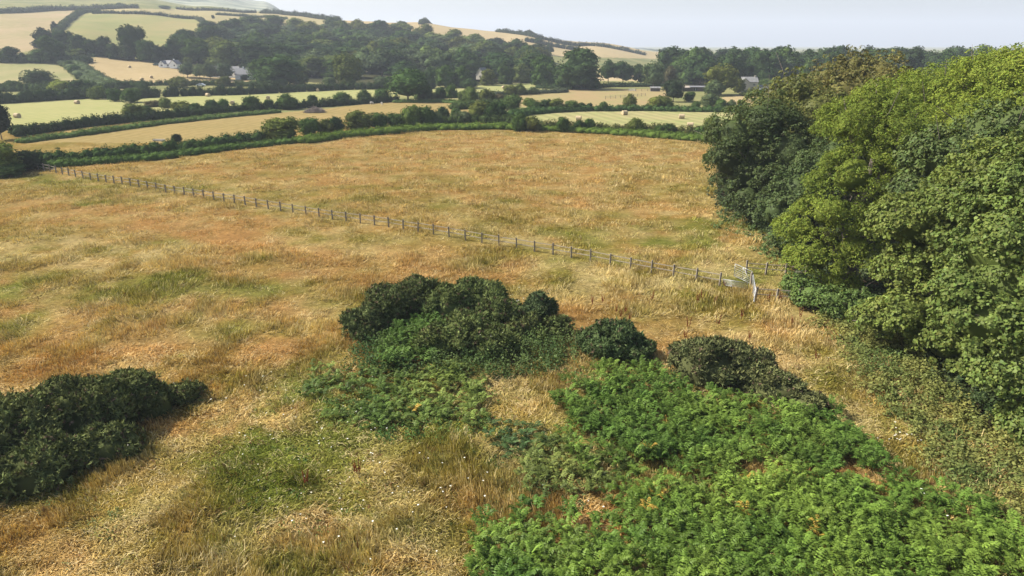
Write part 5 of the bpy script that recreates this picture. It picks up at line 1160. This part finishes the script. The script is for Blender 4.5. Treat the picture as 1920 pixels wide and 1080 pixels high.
p = P(1402, 171)
o = house('farmhouse', 'cream rendered farmhouse with pale roof below the far wood', p, 8.2, 6.5, 5.0, 7.4, R(-3), M_cream, M_paleroof, [('g', 0, 3.4, .9, 1.0), ('f', 2.2, 3.6, .8, .9)], [(3.2, .8, .9)])
house('', '', p, 7, 5.5, 4.8, 7.0, 0, M_cream, M_paleroof, [('h', 0, 1.8, 1.2, 1.3), ('h', 1.5, 3.8, .8, .8)], parent=o, off=(-3.8, -3.2), rot2=R(90))
house('', '', p, 5, 4, 2.2, 3.2, 0, M_white, M_slate, [('f', .5, 1.3, 1.2, 1)], parent=o, off=(7.2, -.6), rot2=0)
p = P(1318, 171); o = house('stable_block', 'long low dark stable with flat roof behind the paddock', p, 15, 4, 2.2, 2.7, R(-2), M_darkwood, M_slate, [('f', -4.5, 1.2, 1.6, 1.5), ('f', 4.5, 1.2, 1.6, 1.5)])
p = P(1285, 171); o = house('field_shed', 'small tan roofed shed left of the dark stable', p, 4.2, 3.4, 2.0, 2.7, R(6), M_darkwood, solid('tan roof sheets', (.36, .30, .24), .8, .2), door=.4)
p = P(1228, 171); o = house('field_shed', 'small grey roofed shed under the big grey willow', p, 5, 3.4, 1.7, 2.3, R(-4), M_darkwood, M_paleroof, door=1.2)
p = P(1522, 152); house('house', 'blue grey roof glimpsed between the olive tree tops', (p[0], p[1], p[2]), 9, 7, 4.5, 8.5, R(10), M_cream, solid('blue slates', (.25, .28, .33), .6, .15), [('f', 0, 3, 1, 1.2)])

# ------------------------------------------------------------------ two cars
def car(label, p, rz, col):
    o = empty('parked_car', p, rz); m = solid('car paint', col, .3, .03, 1, .2)
    mb = MB(); prof = [(-2.1, .35), (-2.15, .75), (-1.9, .95), (-1.35, 1.02), (-.95, 1.45), (.75, 1.48), (1.35, 1.05), (2.0, .9), (2.15, .7), (2.1, .35)]
    n = len(prof)
    for s, k in ((-.86, 1), (.86, 1)):
        for (x, z) in prof: mb.v.append((x, s * (1 if z < 1.1 else .82), z))
    mb.f.append(list(range(n))); mb.f.append(list(range(2 * n - 1, n - 1, -1)))
    for k in range(n): mb.f.append([k, n + k, n + (k + 1) % n, (k + 1) % n])
    mb.build('body', m, o)
    for s in (-1, 1):
        mb = MB(); mb.poly([(-1.2, s * .875, 1.06), (1.1, s * .875, 1.06), (.7, s * .76, 1.4), (-.9, s * .76, 1.4)][::s]); mb.build('window', M_glass, o)
        for x in (-1.3, 1.3): mb = MB(); mb.tube([(x, s * .7, .33), (x, s * .9, .33)], .33, 14); mb.build('wheel', solid('tyre', (.02, .02, .02), .9, .1), o)
    tag(o, label, 'car', 'cars near the cottage'); return o
car('dark green car parked left of the white cottage', P(294, 123), R(-12), (.02, .06, .05))
car('silver car on the road below the row of round trees', P(377, 162), R(3), (.6, .63, .66))

# ------------------------------------------------------------------ brushwood heap, sheep, stone trough
def heap():
    rg = np.random.default_rng(4); b = P(590, 211); k = pxm(b); rx = 19 / k; mb = MB()
    for i in range(420):
        a = rg.uniform(0, 6.28); r = math.sqrt(rg.uniform()) * rx; x, y = math.cos(a) * r, math.sin(a) * r * .7; z = 1.5 * (1 - (r / rx) ** 2) * rg.uniform(.2, 1.1) + .1
        d = Vector(rg.normal(size=3)); d.z *= .35; d.normalize(); L = rg.uniform(.5, 1.3); c = Vector((x, y, z)); mb.tube([c - d * L, c + d * L], [.05, .02], 4, False)
    o = mb.build('brushwood_heap', solid('dead brushwood', (.20, .165, .14), .95, .3, 2), loc=b); tag(o, 'heap of dead grey brown brushwood on the stubble strip', 'brushwood heap')
heap()
def sheep(label, p, rz, col):
    me = bpy.data.meshes.new('sheep')
    v = [(-.5, 0, .72), (-.15, 0, .76), (.3, 0, .76), (.52, 0, .72), (.68, 0, .5), (.82, 0, .24), (-.42, .15, .42), (-.42, .15, .0), (-.42, -.15, .42), (-.42, -.15, 0), (.38, .15, .42), (.38, .15, 0), (.38, -.15, .42), (.38, -.15, 0)]
    e = [(0, 1), (1, 2), (2, 3), (3, 4), (4, 5), (0, 6), (6, 7), (0, 8), (8, 9), (2, 10), (10, 11), (2, 12), (12, 13)]
    me.from_pydata(v, e, []); me.materials.append(solid('fleece', col, .95, .1)); o = link('sheep', me, loc=p); o.rotation_euler = (0, 0, rz)
    sk = o.modifiers.new('skin', 'SKIN'); 
    rad = [.26, .31, .31, .22, .14, .09] + [.08, .04] * 4
    for i, r in enumerate(rad): me.skin_vertices[0].data[i].radius = (r, r)
    me.skin_vertices[0].data[1].use_root = True
    o.modifiers.new('sub', 'SUBSURF').levels = 1; tag(o, label, 'sheep', 'sheep grazing the stubble strip')
for (px, py, az, lab, col) in [(697, 196, 20, 'grey sheep grazing on the stubble strip, left of two', (.45, .42, .38)), (716, 197, 95, 'white sheep grazing on the stubble strip, right of two', (.75, .72, .66))]:
    me_o = sheep.__call__
    p = P(px, py)
    try: sheep(lab, p, R(az), col)
    except Exception as ex: print('sheep', ex)
mb = MB(); b = P(298, 264)
for (cx, cy, w, d, h) in ((0, 0, 2.4, .7, .35),):
    for s in (-1, 1): mb.box((cx, s * d / 2, h / 2), (w, .08, h)); mb.box((s * (w / 2 - .04), 0, h / 2), (.08, d - .08, h))
    mb.box((0, 0, .06), (w - .1, d - .1, .06))
o = mb.build('stone_trough', solid('pale stone', (.55, .50, .42), .9, .15), loc=b); tag(o, 'pale stone trough lying on the stubble strip', 'trough')
# paddock gate and rails
def simple_gate(px, py, wpx, label):
    p = Vector(P(px, py)); k = pxm(p); w = wpx / k; o = empty('paddock_gate', p); 
    for x in (-w / 2, w / 2): mb = MB(); mb.box((x, 0, .6), (.14, .14, 1.4)); mb.build('post', M_wood, o)
    for z in (.3, .55, .8, 1.05): mb = MB(); mb.box((0, -.08, z), (w, .05, .11)); mb.build('rail', M_white, o)
    tag(o, label, 'gate')
simple_gate(1185, 171, 13, 'pale five barred paddock gate left of the grey willow')
fence('pale rail fence from the paddock gate to the grey willow', [(1192, 171), (1215, 171), (1236, 171)], 2.4)
fence('faint rail fence crossing the dry paddock', [(1135, 186), (1165, 184), (1210, 180)], 3.0)

# ------------------------------------------------------------------ haze
zmax = 0
xs = np.linspace(-4000, 4000, 60); ysr = np.linspace(50, 9000, 90); XX, Y2 = np.meshgrid(xs, ysr); zmax = float(hz(XX, Y2).max())
mb = MB(); mb.box((0, 0, 0), (1, 1, 1))
m, nt, out = newmat('air haze'); v = N(nt, 'ShaderNodeVolumePrincipled'); v.inputs['Density'].default_value = 0.00021; v.inputs['Color'].default_value = (.80, .88, 1.0, 1); v.inputs['Anisotropy'].default_value = 0.1
nt.links.new(v.outputs[0], out.inputs['Volume'])
o = mb.build('haze', m); top = max(zmax, 30) + 40
o.scale = (44000, 10500, top + 4); o.location = (0, 10500 / 2 - 60 - 600, (top + 4) / 2 - 4)
tag(o, 'thin pale summer haze over the valley', kind='stuff')
print('objects', len(bpy.data.objects), 'zmax', zmax)
